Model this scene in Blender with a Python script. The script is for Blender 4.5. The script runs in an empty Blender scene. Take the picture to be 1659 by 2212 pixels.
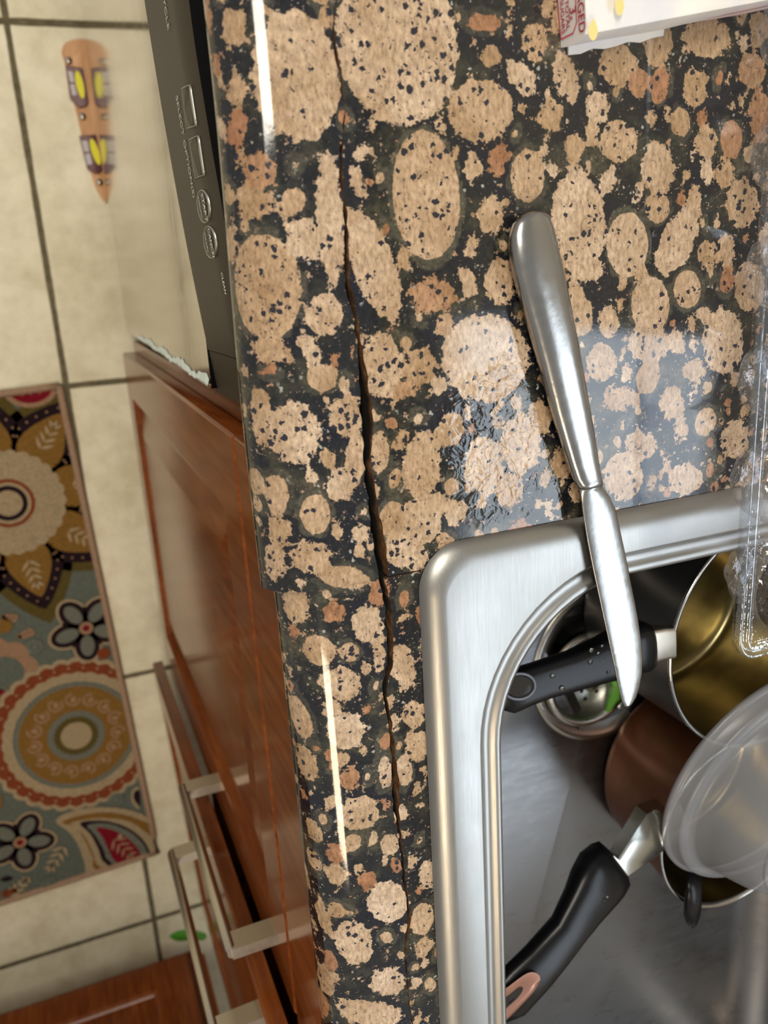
import bpy, bmesh, math, random
import numpy as np
from mathutils import Vector, Matrix
random.seed(7); rng = np.random.default_rng(7)
scene = bpy.context.scene
col = scene.collection

# ------------------------------------------------------------------ camera
F_PX = 1815.6
RW = np.array([[0.92529795, -0.05712422, 0.37491402],
               [0.15746483, 0.9572161, -0.2427801],
               [-0.34500511, 0.2836797, 0.89470515]])       # rows: camera axes in world axes
CAM = np.array([0.0, 0.0, 0.31])                            # 31 cm above the worktop (z = 0)
cam_d = bpy.data.cameras.new('camera'); cam = bpy.data.objects.new('camera', cam_d); col.objects.link(cam)
cam_d.sensor_fit = 'VERTICAL'; cam_d.sensor_height = 24.0
cam_d.lens = F_PX / 2212 * 24.0
cam_d.clip_start = 0.01; cam_d.clip_end = 50
M = Matrix([[RW[0][0], RW[1][0], RW[2][0], CAM[0]], [RW[0][1], RW[1][1], RW[2][1], CAM[1]], [RW[0][2], RW[1][2], RW[2][2], CAM[2]], [0, 0, 0, 1]])
cam.matrix_world = M
cam_d.dof.use_dof = True; cam_d.dof.focus_distance = 0.40; cam_d.dof.aperture_fstop = 7.0
scene.camera = cam

# ------------------------------------------------------------------ light
w = bpy.data.worlds.new('world'); scene.world = w; w.use_nodes = True
w.node_tree.nodes['Background'].inputs[0].default_value = (0.92, 0.87, 0.80, 1)
w.node_tree.nodes['Background'].inputs[1].default_value = 0.34
def area(name, loc, rot, sx, sy, power, colr):
    l = bpy.data.lights.new(name, 'AREA'); l.shape = 'RECTANGLE'; l.size = sx; l.size_y = sy
    l.energy = power; l.color = colr
    o = bpy.data.objects.new(name, l); col.objects.link(o); o.location = loc; o.rotation_euler = rot
    return o
area('ceiling_lamp', (-0.50, 0.88, 1.50), (0, 0, 0), 0.46, 1.20, 26, (1.0, 0.93, 0.80))
area('ceiling_lamp', (-0.46, -1.25, 1.50), (0, 0, 0), 0.34, 0.60, 10, (1.0, 0.80, 0.56))
area('window_daylight', (0.80, -0.66, 0.95), (0, math.radians(90), 0), 1.10, 1.30, 19, (0.78, 0.89, 1.0))
scene.view_settings.view_transform = 'Standard'; scene.view_settings.look = 'None'
scene.view_settings.gamma = 1.0; scene.view_settings.use_curve_mapping = False
scene.view_settings.exposure = 0.35

# ------------------------------------------------------------------ helpers
def at(px, py, z=0.0):
    """photo pixel -> world point on the horizontal plane at height z"""
    d = RW.T @ np.array([px - 829.5, -(py - 1106.0), -F_PX])
    return CAM + d * ((z - CAM[2]) / d[2])
def atX(px, py, X):
    d = RW.T @ np.array([px - 829.5, -(py - 1106.0), -F_PX])
    return CAM + d * ((X - CAM[0]) / d[0])

ORG = {}
def tag(o, label=None, cat=None, group=None, kind=None):
    if label: o['label'] = label
    if cat: o['category'] = cat
    if group: o['group'] = group
    if kind: o['kind'] = kind
    return o
def empty(name, loc, label=None, cat=None, group=None, kind=None):
    o = bpy.data.objects.new(name, None); o.empty_display_size = 0.02
    col.objects.link(o); o.location = loc; ORG[o.name] = np.array(loc, float)
    return tag(o, label, cat, group, kind)
def build(name, V, Fc, mats, parent=None, smooth=False, fm=None, org=None, angle=None):
    """world-space verts -> one linked mesh object (a child when parent is given)"""
    V = np.array(V, float)
    if parent is not None: og = ORG[parent.name]
    else: og = np.array(org if org is not None else [V[:, 0].mean(), V[:, 1].mean(), V[:, 2].min()], float)
    me = bpy.data.meshes.new(name)
    me.from_pydata([tuple(v) for v in (V - og)], [], Fc)
    if not isinstance(mats, (list, tuple)): mats = [mats]
    for m in mats: me.materials.append(m)
    if fm is not None: me.polygons.foreach_set('material_index', fm)
    bm = bmesh.new(); bm.from_mesh(me); bmesh.ops.recalc_face_normals(bm, faces=bm.faces) if fm is None or len(Fc) < 4000 else None
    bm.to_mesh(me); bm.free()
    if smooth:
        me.polygons.foreach_set('use_smooth', [True] * len(me.polygons))
        if angle:
            me.set_sharp_from_angle(angle=math.radians(angle))
    me.update()
    o = bpy.data.objects.new(name, me); col.objects.link(o)
    if parent is not None: o.parent = parent
    if parent is None: o.location = og
    ORG[o.name] = og
    return o
class MB:
    def __init__(s): s.V = []; s.F = []; s.M = []
    def add(s, V, Fc, m=0):
        b = len(s.V); s.V += [tuple(map(float, v)) for v in V]; s.F += [tuple(i + b for i in f) for f in Fc]; s.M += [m] * len(Fc)
    def box(s, a, b, m=0, bev=0.0):
        bm = bmesh.new(); bmesh.ops.create_cube(bm, size=1)
        a = np.array(a, float); b = np.array(b, float)
        for v in bm.verts:
            for i in range(3): v.co[i] = (a[i] + b[i]) / 2 + v.co[i] * (b[i] - a[i])
        if bev: bmesh.ops.bevel(bm, geom=bm.edges[:], offset=bev, segments=2, affect='EDGES', profile=0.5)
        bm.verts.index_update()
        s.add([v.co[:] for v in bm.verts], [[v.index for v in f.verts] for f in bm.faces], m); bm.free()
        return s
    def rings(s, rings, close=True, cap0=False, cap1=False, m=0):
        n = len(rings[0]); V = [p for r in rings for p in r]; Fc = []
        for i in range(len(rings) - 1):
            for j in range(n if close else n - 1):
                k = (j + 1) % n
                Fc.append((i * n + j, i * n + k, (i + 1) * n + k, (i + 1) * n + j))
        if cap0: Fc.append(tuple(range(n)))
        if cap1: Fc.append(tuple((len(rings) - 1) * n + j for j in range(n)))
        s.add(V, Fc, m); return s
    def build(s, name, mats, parent=None, **k):
        return build(name, s.V, s.F, mats, parent, fm=s.M, **k)
def frame(axis):
    a = np.array(axis, float); a /= np.linalg.norm(a)
    r = np.array([0, 1., 0]) if abs(a[1]) < .9 else np.array([1., 0, 0])
    u = np.cross(r, a); u /= np.linalg.norm(u)
    return a, u, np.cross(a, u)
def lathe(mb, c, axis, prof, n=64, m=0, wob=None):
    a, u, v = frame(axis); c = np.array(c, float); R = []
    for (r, h) in prof:
        ring = []
        for j in range(n):
            t = 2 * math.pi * j / n; rr = r * (wob(t, h) if wob else 1)
            ring.append(c + a * h + (u * math.cos(t) + v * math.sin(t)) * rr)
        R.append(ring)
    mb.rings(R, m=m); return mb
def tube(mb, pts, r, n=8, m=0, cap=True):
    pts = [np.array(p, float) for p in pts]; R = []
    for i, p in enumerate(pts):
        d = pts[min(i + 1, len(pts) - 1)] - pts[max(i - 1, 0)]
        a, u, v = frame(d); rr = r[i] if isinstance(r, (list, tuple)) else r
        R.append([p + rr * (u * math.cos(2 * math.pi * j / n) + v * math.sin(2 * math.pi * j / n)) for j in range(n)])
    mb.rings(R, cap0=cap, cap1=cap, m=m); return mb
def interp(xs, ys, q): return np.interp(q, xs, ys)

# ------------------------------------------------------------------ materials
def mat(name, base=(.8, .8, .8), rough=.5, metal=0.0, spec=.5, trans=0.0, ior=1.45, coat=0.0, alpha=1.0):
    m = bpy.data.materials.new(name); m.use_nodes = True; b = m.node_tree.nodes['Principled BSDF']
    b.inputs['Base Color'].default_value = (*base, 1); b.inputs['Roughness'].default_value = rough
    b.inputs['Metallic'].default_value = metal; b.inputs['Specular IOR Level'].default_value = spec
    b.inputs['Transmission Weight'].default_value = trans; b.inputs['IOR'].default_value = ior
    b.inputs['Coat Weight'].default_value = coat; b.inputs['Coat Roughness'].default_value = .05
    b.inputs['Alpha'].default_value = alpha
    return m
def N(m, t, **k):
    n = m.node_tree.nodes.new(t)
    for a, b in k.items():
        if hasattr(n, a): setattr(n, a, b)
        else: n.inputs[a.replace('_', ' ')].default_value = b
    return n
def L(m, a, b): m.node_tree.links.new(a, b)
def P(m): return m.node_tree.nodes['Principled BSDF']
def math_(m, op, a, b=None, c=None, clamp=False):
    n = m.node_tree.nodes.new('ShaderNodeMath'); n.operation = op; n.use_clamp = clamp
    for i, x in enumerate((a, b, c)):
        if x is None: continue
        if isinstance(x, (int, float)): n.inputs[i].default_value = x
        else: L(m, x, n.inputs[i])
    return n.outputs[0]
def mixc(m, f, a, b, mode='MIX'):
    n = m.node_tree.nodes.new('ShaderNodeMix'); n.data_type = 'RGBA'; n.blend_type = mode
    if isinstance(f, (int, float)): n.inputs[0].default_value = f
    else: L(m, f, n.inputs[0])
    for i, x in ((6, a), (7, b)):
        if isinstance(x, tuple): n.inputs[i].default_value = (*x, 1) if len(x) == 3 else x
        else: L(m, x, n.inputs[i])
    return n.outputs[2]
def coords(m, scale=(1, 1, 1), which='Object', rot=(0, 0, 0)):
    tc = N(m, 'ShaderNodeTexCoord'); mp = N(m, 'ShaderNodeMapping')
    mp.inputs['Scale'].default_value = scale; mp.inputs['Rotation'].default_value = rot
    L(m, tc.outputs[which], mp.inputs['Vector']); return mp.outputs[0]
def noise(m, v, scale, detail=4, rough=.55, dist=0.0):
    n = N(m, 'ShaderNodeTexNoise'); L(m, v, n.inputs['Vector'])
    n.inputs['Scale'].default_value = scale; n.inputs['Detail'].default_value = detail
    n.inputs['Roughness'].default_value = rough; n.inputs['Distortion'].default_value = dist
    return n.outputs['Fac']
def vor(m, v, scale, out='Distance', feature='F1', rnd=1.0):
    n = N(m, 'ShaderNodeTexVoronoi'); n.feature = feature; L(m, v, n.inputs['Vector'])
    n.inputs['Scale'].default_value = scale; n.inputs['Randomness'].default_value = rnd
    return n.outputs[out]
def ramp(m, f, stops):
    n = N(m, 'ShaderNodeValToRGB'); L(m, f, n.inputs[0]); e = n.color_ramp.elements
    while len(e) < len(stops): e.new(.5)
    for i, (p, c) in enumerate(stops): e[i].position = p; e[i].color = (*c, 1)
    return n.outputs[0]
def step(m, f, lo, hi):
    n = N(m, 'ShaderNodeMapRange'); n.interpolation_type = 'SMOOTHSTEP'; L(m, f, n.inputs[0])
    n.inputs[1].default_value = lo; n.inputs[2].default_value = hi; return n.outputs[0]
def bump(m, h, strength, dist=.001):
    n = N(m, 'ShaderNodeBump'); n.inputs['Strength'].default_value = strength; n.inputs['Distance'].default_value = dist
    L(m, h, n.inputs['Height']); L(m, n.outputs[0], P(m).inputs['Normal']); return n
def sep(m, v):
    n = N(m, 'ShaderNodeSeparateXYZ'); L(m, v, n.inputs[0]); return n.outputs

# --- granite: the oval field comes from the mesh attributes, the grain from nodes
def granite_mat():
    m = mat('polished_granite', rough=.07, spec=.5, ior=1.62)
    a = N(m, 'ShaderNodeAttribute'); a.attribute_name = 'blob'
    t = N(m, 'ShaderNodeAttribute'); t.attribute_name = 'style'      # r tone, g raggedness, b speck density
    uv = N(m, 'ShaderNodeAttribute'); uv.attribute_name = 'flat'
    v = uv.outputs['Vector']; sp = sep(m, t.outputs['Vector'])
    n1 = noise(m, v, 230, 5, .68); n2 = noise(m, v, 60, 3, .6); n3 = noise(m, v, 700, 3, .6)
    rag = math_(m, 'MULTIPLY', math_(m, 'SUBTRACT', n1, .5), math_(m, 'MULTIPLY_ADD', sp[1], .0125, .0015))
    f = math_(m, 'ADD', a.outputs['Fac'], rag)
    tan = step(m, f, -.0001, .00025)
    vs = coords(m, (1, .32, 1)); 
    mp = N(m, 'ShaderNodeMapping'); L(m, v, mp.inputs['Vector']); mp.inputs['Scale'].default_value = (1, .45, 1); mp.inputs['Rotation'].default_value = (0, 0, .25)
    fib = noise(m, mp.outputs[0], 620, 4, .75)
    base = ramp(m, sp[0], [(0, (.30, .145, .080)), (.3, (.355, .245, .150)), (.6, (.405, .295, .200)), (1, (.50, .40, .315))])
    c = mixc(m, 1.0, base, ramp(m, fib, [(.25, (.30, .24, .19)), (.46, (.88, .86, .84)), (.72, (1.42, 1.42, 1.40))]), 'MULTIPLY')
    c = mixc(m, 1.0, c, ramp(m, n2, [(.3, (.78, .70, .58)), (.65, (1.12, 1.11, 1.08))]), 'MULTIPLY')
    # dark specks
    nv = N(m, 'ShaderNodeTexNoise'); L(m, v, nv.inputs['Vector']); nv.inputs['Scale'].default_value = 500
    wv = N(m, 'ShaderNodeVectorMath'); wv.operation = 'MULTIPLY_ADD'
    L(m, nv.outputs['Color'], wv.inputs[0]); wv.inputs[1].default_value = (.0032, .0032, .0032); L(m, v, wv.inputs[2])
    d = vor(m, wv.outputs[0], 340); dc = sep(m, vor(m, wv.outputs[0], 340, 'Color'))
    size = math_(m, 'MULTIPLY', step(m, math_(m, 'ADD', dc[0], math_(m, 'MULTIPLY', sp[2], .55)), .74, 1.22), .48)
    spk = step(m, math_(m, 'SUBTRACT', size, d), 0, .05)
    d2 = vor(m, wv.outputs[0], 700); dc2 = sep(m, vor(m, wv.outputs[0], 700, 'Color'))
    spk2 = step(m, math_(m, 'SUBTRACT', math_(m, 'MULTIPLY', step(m, math_(m, 'ADD', dc2[0], math_(m, 'MULTIPLY', sp[2], .3)), .84, 1.15), .42), d2), 0, .08)
    spk = math_(m, 'MAXIMUM', spk, math_(m, 'MULTIPLY', spk2, .75))
    c = mixc(m, spk, c, (.018, .018, .026))
    # matrix between the ovals
    n4 = noise(m, v, 95, 5, .62); n5 = noise(m, v, 42, 3, .6)
    dark = ramp(m, n5, [(.36, (.006, .007, .013)), (.52, (.010, .011, .012)), (.60, (.026, .026, .019)), (.74, (.075, .062, .040))])
    mott = ramp(m, noise(m, v, 480, 3, .7), [(.3, (.45, .45, .45)), (.7, (1.6, 1.6, 1.6))])
    dark = mixc(m, 1.0, dark, mott, 'MULTIPLY')
    chip = math_(m, 'MAXIMUM', step(m, n1, .60, .63), math_(m, 'MULTIPLY', step(m, n3, .64, .68), step(m, n4, .47, .55)))
    chipc = ramp(m, n4, [(.3, (.36, .15, .07)), (.5, (.42, .28, .18)), (.7, (.5, .42, .33))])
    dark = mixc(m, math_(m, 'MULTIPLY', chip, .8), dark, chipc)
    gl = vor(m, v, 900, 'Color'); gs = sep(m, gl)
    spark = math_(m, 'MULTIPLY', step(m, gs[0], .965, .985), step(m, n2, .5, .6))
    dark = mixc(m, math_(m, 'MULTIPLY', spark, .7), dark, (.42, .42, .38))
    # greenish rim around the smooth ovals
    rim = math_(m, 'MULTIPLY', step(m, math_(m, 'ADD', a.outputs['Fac'], math_(m, 'MULTIPLY', math_(m, 'SUBTRACT', n2, .5), .004)), -.0028, -.0016), math_(m, 'SUBTRACT', 1.0, math_(m, 'MINIMUM', math_(m, 'MULTIPLY', sp[1], 3.0), 1.0)))
    rimc = mixc(m, 1.0, (.070, .064, .044), mott, 'MULTIPLY')
    dark = mixc(m, math_(m, 'MULTIPLY', rim, .85), dark, rimc)
    out = mixc(m, tan, dark, c)
    L(m, out, P(m).inputs['Base Color'])
    r = ramp(m, n2, [(.3, (.05, .05, .05)), (.7, (.10, .10, .10))]); L(m, r, P(m).inputs['Roughness'])
    # faint film of water near the sink makes the surface ripple
    s3 = sep(m, v)
    dx = math_(m, 'DIVIDE', math_(m, 'SUBTRACT', s3[0], .180), .034); dy = math_(m, 'DIVIDE', math_(m, 'SUBTRACT', s3[1], -.078), .036)
    dd = math_(m, 'ADD', math_(m, 'MULTIPLY', dx, dx), math_(m, 'MULTIPLY', dy, dy))
    wet = step(m, math_(m, 'ADD', dd, math_(m, 'MULTIPLY', n5, .8)), 1.7, .9)
    hh = math_(m, 'ADD', math_(m, 'MULTIPLY', math_(m, 'MULTIPLY', noise(m, v, 150, 2, .5, 1.5), wet), 1.0), math_(m, 'MULTIPLY', n3, .02))
    bump(m, hh, .35, .0012)
    return m
GRAN = granite_mat()
def broken_stone():
    m = mat('broken_stone', rough=.75)
    v = coords(m); n = noise(m, v, 160, 5, .7); n2 = noise(m, v, 45, 3); s_ = sep(m, v)
    # object origin sits at the underside, so z is the height above it: brown stain on the top lip, the crack's depth shade painted near-black below
    lip = step(m, math_(m, 'ADD', s_[2], math_(m, 'MULTIPLY', math_(m, 'SUBTRACT', n2, .5), .030)), .0285, .036)
    L(m, mixc(m, lip, (.006, .005, .004), ramp(m, n, [(.3, (.030, .012, .004)), (.5, (.15, .065, .022)), (.7, (.30, .17, .08))])), P(m).inputs['Base Color'])
    bump(m, n, 1.0, .002); return m
BROKEN = broken_stone()
def steel(name, base=(.62, .61, .58), rough=.28, scale=(40, 900, 900), amt=.06, aniso=0):
    m = mat(name, base, rough, 1.0); v = coords(m, scale)
    n = noise(m, v, 1.0, 3, .6); n2 = noise(m, coords(m), 30, 4, .6)
    L(m, math_(m, 'ADD', math_(m, 'MULTIPLY', n, .16), math_(m, 'MULTIPLY_ADD', n2, .12, rough - .14)), P(m).inputs['Roughness'])
    bump(m, n, amt, .0004); return m
STEEL = steel('brushed_sink_steel', (.33, .325, .31), .38, (2600, 60, 2600), .05)
BOWLST = steel('satin_bowl_steel', (.20, .20, .205), .30, (60, 200, 60), .01)
POLISH = mat('polished_steel', (.45, .44, .43), .13, 1.0)
v_ = coords(POLISH); bump(POLISH, noise(POLISH, v_, 90, 3), .10, .0015)
KNIFE = steel('worn_knife_steel', (.36, .36, .355), .22, (120, 120, 120), .22)
NICKEL = steel('satin_nickel', (.55, .51, .44), .32, (300, 300, 20), .05)
GOLD = mat('golden_pan_lining', (.40, .32, .15), .26, 1.0); v_ = coords(GOLD)
L(GOLD, ramp(GOLD, noise(GOLD, v_, 45, 4), [(.3, (.16, .125, .06)), (.7, (.36, .31, .17))]), P(GOLD).inputs['Base Color'])
POTOUT = mat('dark_grey_enamel', (.060, .060, .062), .30, .6)
COPPER = mat('copper_brown_enamel', (.17, .055, .022), .33, .35)
v_ = coords(COPPER); L(COPPER, ramp(COPPER, noise(COPPER, v_, 25, 4), [(.3, (.12, .038, .014)), (.7, (.175, .063, .028))]), P(COPPER).inputs['Base Color'])
BLACK = mat('black_handle_plastic', (.004, .004, .005), .28, 0, .30)
v_ = coords(BLACK); bump(BLACK, noise(BLACK, v_, 500, 3), .08, .0005)
ROSE = mat('rose_gold_insert', (.55, .30, .24), .25, .9)
def wood():
    m = mat('lacquered_cherry_wood', rough=.17, spec=.5, ior=1.24)
    v = coords(m, (9, 9, 1)); n = noise(m, v, 14, 5, .6, .6); n2 = noise(m, coords(m, (3, 3, 1)), 5, 3)
    c = ramp(m, n, [(.25, (.105, .026, .007)), (.5, (.180, .047, .011)), (.78, (.255, .078, .018))])
    c = mixc(m, 1.0, c, ramp(m, n2, [(.3, (.75, .70, .7)), (.7, (1.15, 1.15, 1.1))]), 'MULTIPLY')
    L(m, c, P(m).inputs['Base Color']); bump(m, n, .03, .001); return m
WOOD = wood()
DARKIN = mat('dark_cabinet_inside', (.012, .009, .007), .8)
def floor_mat():
    m = mat('cream_ceramic_tile', rough=.35)
    s = sep(m, coords(m)); v = coords(m)
    def grout(c, off):
        x = math_(m, 'FRACT', math_(m, 'DIVIDE', math_(m, 'SUBTRACT', c, off - .22), .44))
        return math_(m, 'MULTIPLY', math_(m, 'ABSOLUTE', math_(m, 'SUBTRACT', x, .5)), .44)
    wob = math_(m, 'MULTIPLY', math_(m, 'SUBTRACT', noise(m, v, 18, 3), .5), .003)
    g = math_(m, 'ADD', math_(m, 'MINIMUM', grout(s[0], .0215), grout(s[1], -.1354)), wob)
    gm = step(m, g, .0046, .0030)
    n = noise(m, v, 9, 6, .6); n2 = noise(m, v, 40, 5, .65); n3 = vor(m, v, 28); 
    c = ramp(m, n, [(.3, (.58, .52, .36)), (.5, (.69, .64, .47)), (.7, (.76, .70, .54))])
    c = mixc(m, 1.0, c, ramp(m, n2, [(.3, (.88, .84, .8)), (.6, (1.03, 1.03, 1.03))]), 'MULTIPLY')
    pit = step(m, n3, .045, .025); c = mixc(m, math_(m, 'MULTIPLY', pit, .6), c, (.25, .17, .10))
    gc = ramp(m, noise(m, v, 120, 3), [(.3, (.085, .068, .034)), (.7, (.15, .125, .07))])
    L(m, mixc(m, gm, c, gc), P(m).inputs['Base Color'])
    L(m, math_(m, 'MULTIPLY_ADD', gm, .5, .34), P(m).inputs['Roughness'])
    bump(m, math_(m, 'SUBTRACT', math_(m, 'MULTIPLY', n2, .15), gm), .5, .0015); return m
FLOOR = floor_mat()
def cloth(name, c):
    m = mat('rug_' + name, c, .95, 0, .1); v = coords(m)
    n = noise(m, v, 520, 3, .7); L(m, mixc(m, 1.0, (*c, 1), ramp(m, n, [(.3, (.55, .55, .55)), (.7, (1.35, 1.35, 1.35))]), 'MULTIPLY'), P(m).inputs['Base Color'])
    bump(m, n, .8, .002); return m
WALL = mat('painted_wall', (.62, .58, .50), .8)
DWFACE = steel('stainless_door_face', (.49, .46, .40), .10, (300, 30, 300), .02)
DWPANEL = mat('bronze_grey_panel', (.034, .028, .020), .40, 0, .5, ior=1.22)
DWBLACK = mat('black_recess_plastic', (.003, .003, .004), .6, 0, .5, ior=1.1)
BTN = mat('glossy_button', (.003, .003, .003), .12, 0, .5, ior=1.15)
CHROME = mat('chrome_ring', (.50, .48, .43), .42, 1.0)
PRINT = mat('silver_print', (.85, .83, .78), .45)
PEEL = mat('peeling_film', (.62, .72, .70), .35)

# ------------------------------------------------------------------ setting
mb = MB(); mb.box((-1.3, -1.9, -.95), (.76, 1.2, -.91))
o = mb.build('floor', FLOOR, org=(0, 0, 0)); o['kind'] = 'structure'
WY0, WY1, WZ0, WZ1 = -1.24, -.085, .44, 1.17
mb = MB()
for a, b in [((.70, -1.9, -.91), (.76, 1.2, WZ0)), ((.70, -1.9, WZ1), (.76, 1.2, 1.50)), ((.7002, -1.9, WZ0 - .01), (.7598, WY0, WZ1 + .01)), ((.7002, WY1, WZ0 - .01), (.7598, 1.2, WZ1 + .01))]: mb.box(a, b)
o = mb.build('wall_back', WALL, org=(.73, 0, -.91)); o['kind'] = 'structure'
WFR = mat('white_window_frame', (.75, .75, .73), .4)
r = empty('window_1', (.73, (WY0 + WY1) / 2, WZ0)); r['kind'] = 'structure'
mb = MB(); t = .02
mb.box((.712, WY0, WZ0), (.748, WY1, WZ0 + t)).box((.712, WY0, WZ1 - t), (.748, WY1, WZ1)).box((.712, WY0, WZ0 + t), (.748, WY0 + t, WZ1 - t)).box((.712, WY1 - t, WZ0 + t), (.748, WY1, WZ1 - t))
mb.build('window_frame', WFR, r)
def clear(name, tint=(1, 1, 1), refl=.0, rough=.02, ior=1.45, bmp=0, ref_col=(1, 1, 1)):
    m = bpy.data.materials.new(name); m.use_nodes = True; nt = m.node_tree; nt.nodes.remove(P(m))
    out = nt.nodes['Material Output']; tr = nt.nodes.new('ShaderNodeBsdfTransparent'); gl = nt.nodes.new('ShaderNodeBsdfGlossy')
    tr.inputs[0].default_value = (*tint, 1); gl.inputs['Color'].default_value = (*ref_col, 1); gl.inputs['Roughness'].default_value = rough
    fr = nt.nodes.new('ShaderNodeFresnel'); fr.inputs[0].default_value = ior
    mx = nt.nodes.new('ShaderNodeMixShader'); geo = nt.nodes.new('ShaderNodeNewGeometry'); f = math_(m, 'ADD', math_(m, 'MULTIPLY', fr.outputs[0], math_(m, 'SUBTRACT', 1.0, geo.outputs['Backfacing'])), refl, clamp=True)
    L(m, f, mx.inputs[0]); L(m, tr.outputs[0], mx.inputs[1]); L(m, gl.outputs[0], mx.inputs[2]); L(m, mx.outputs[0], out.inputs[0])
    if bmp:
        b = nt.nodes.new('ShaderNodeBump'); b.inputs['Strength'].default_value = bmp; b.inputs['Distance'].default_value = .002
        L(m, noise(m, coords(m), 130, 3, .6), b.inputs['Height']); L(m, b.outputs[0], gl.inputs['Normal']); L(m, b.outputs[0], fr.inputs['Normal'])
    return m
mb = MB(); mb.box((.728, WY0 + t, WZ0 + t), (.732, WY1 - t, WZ1 - t)); mb.build('pane', clear('window_glass'), r)

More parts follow.
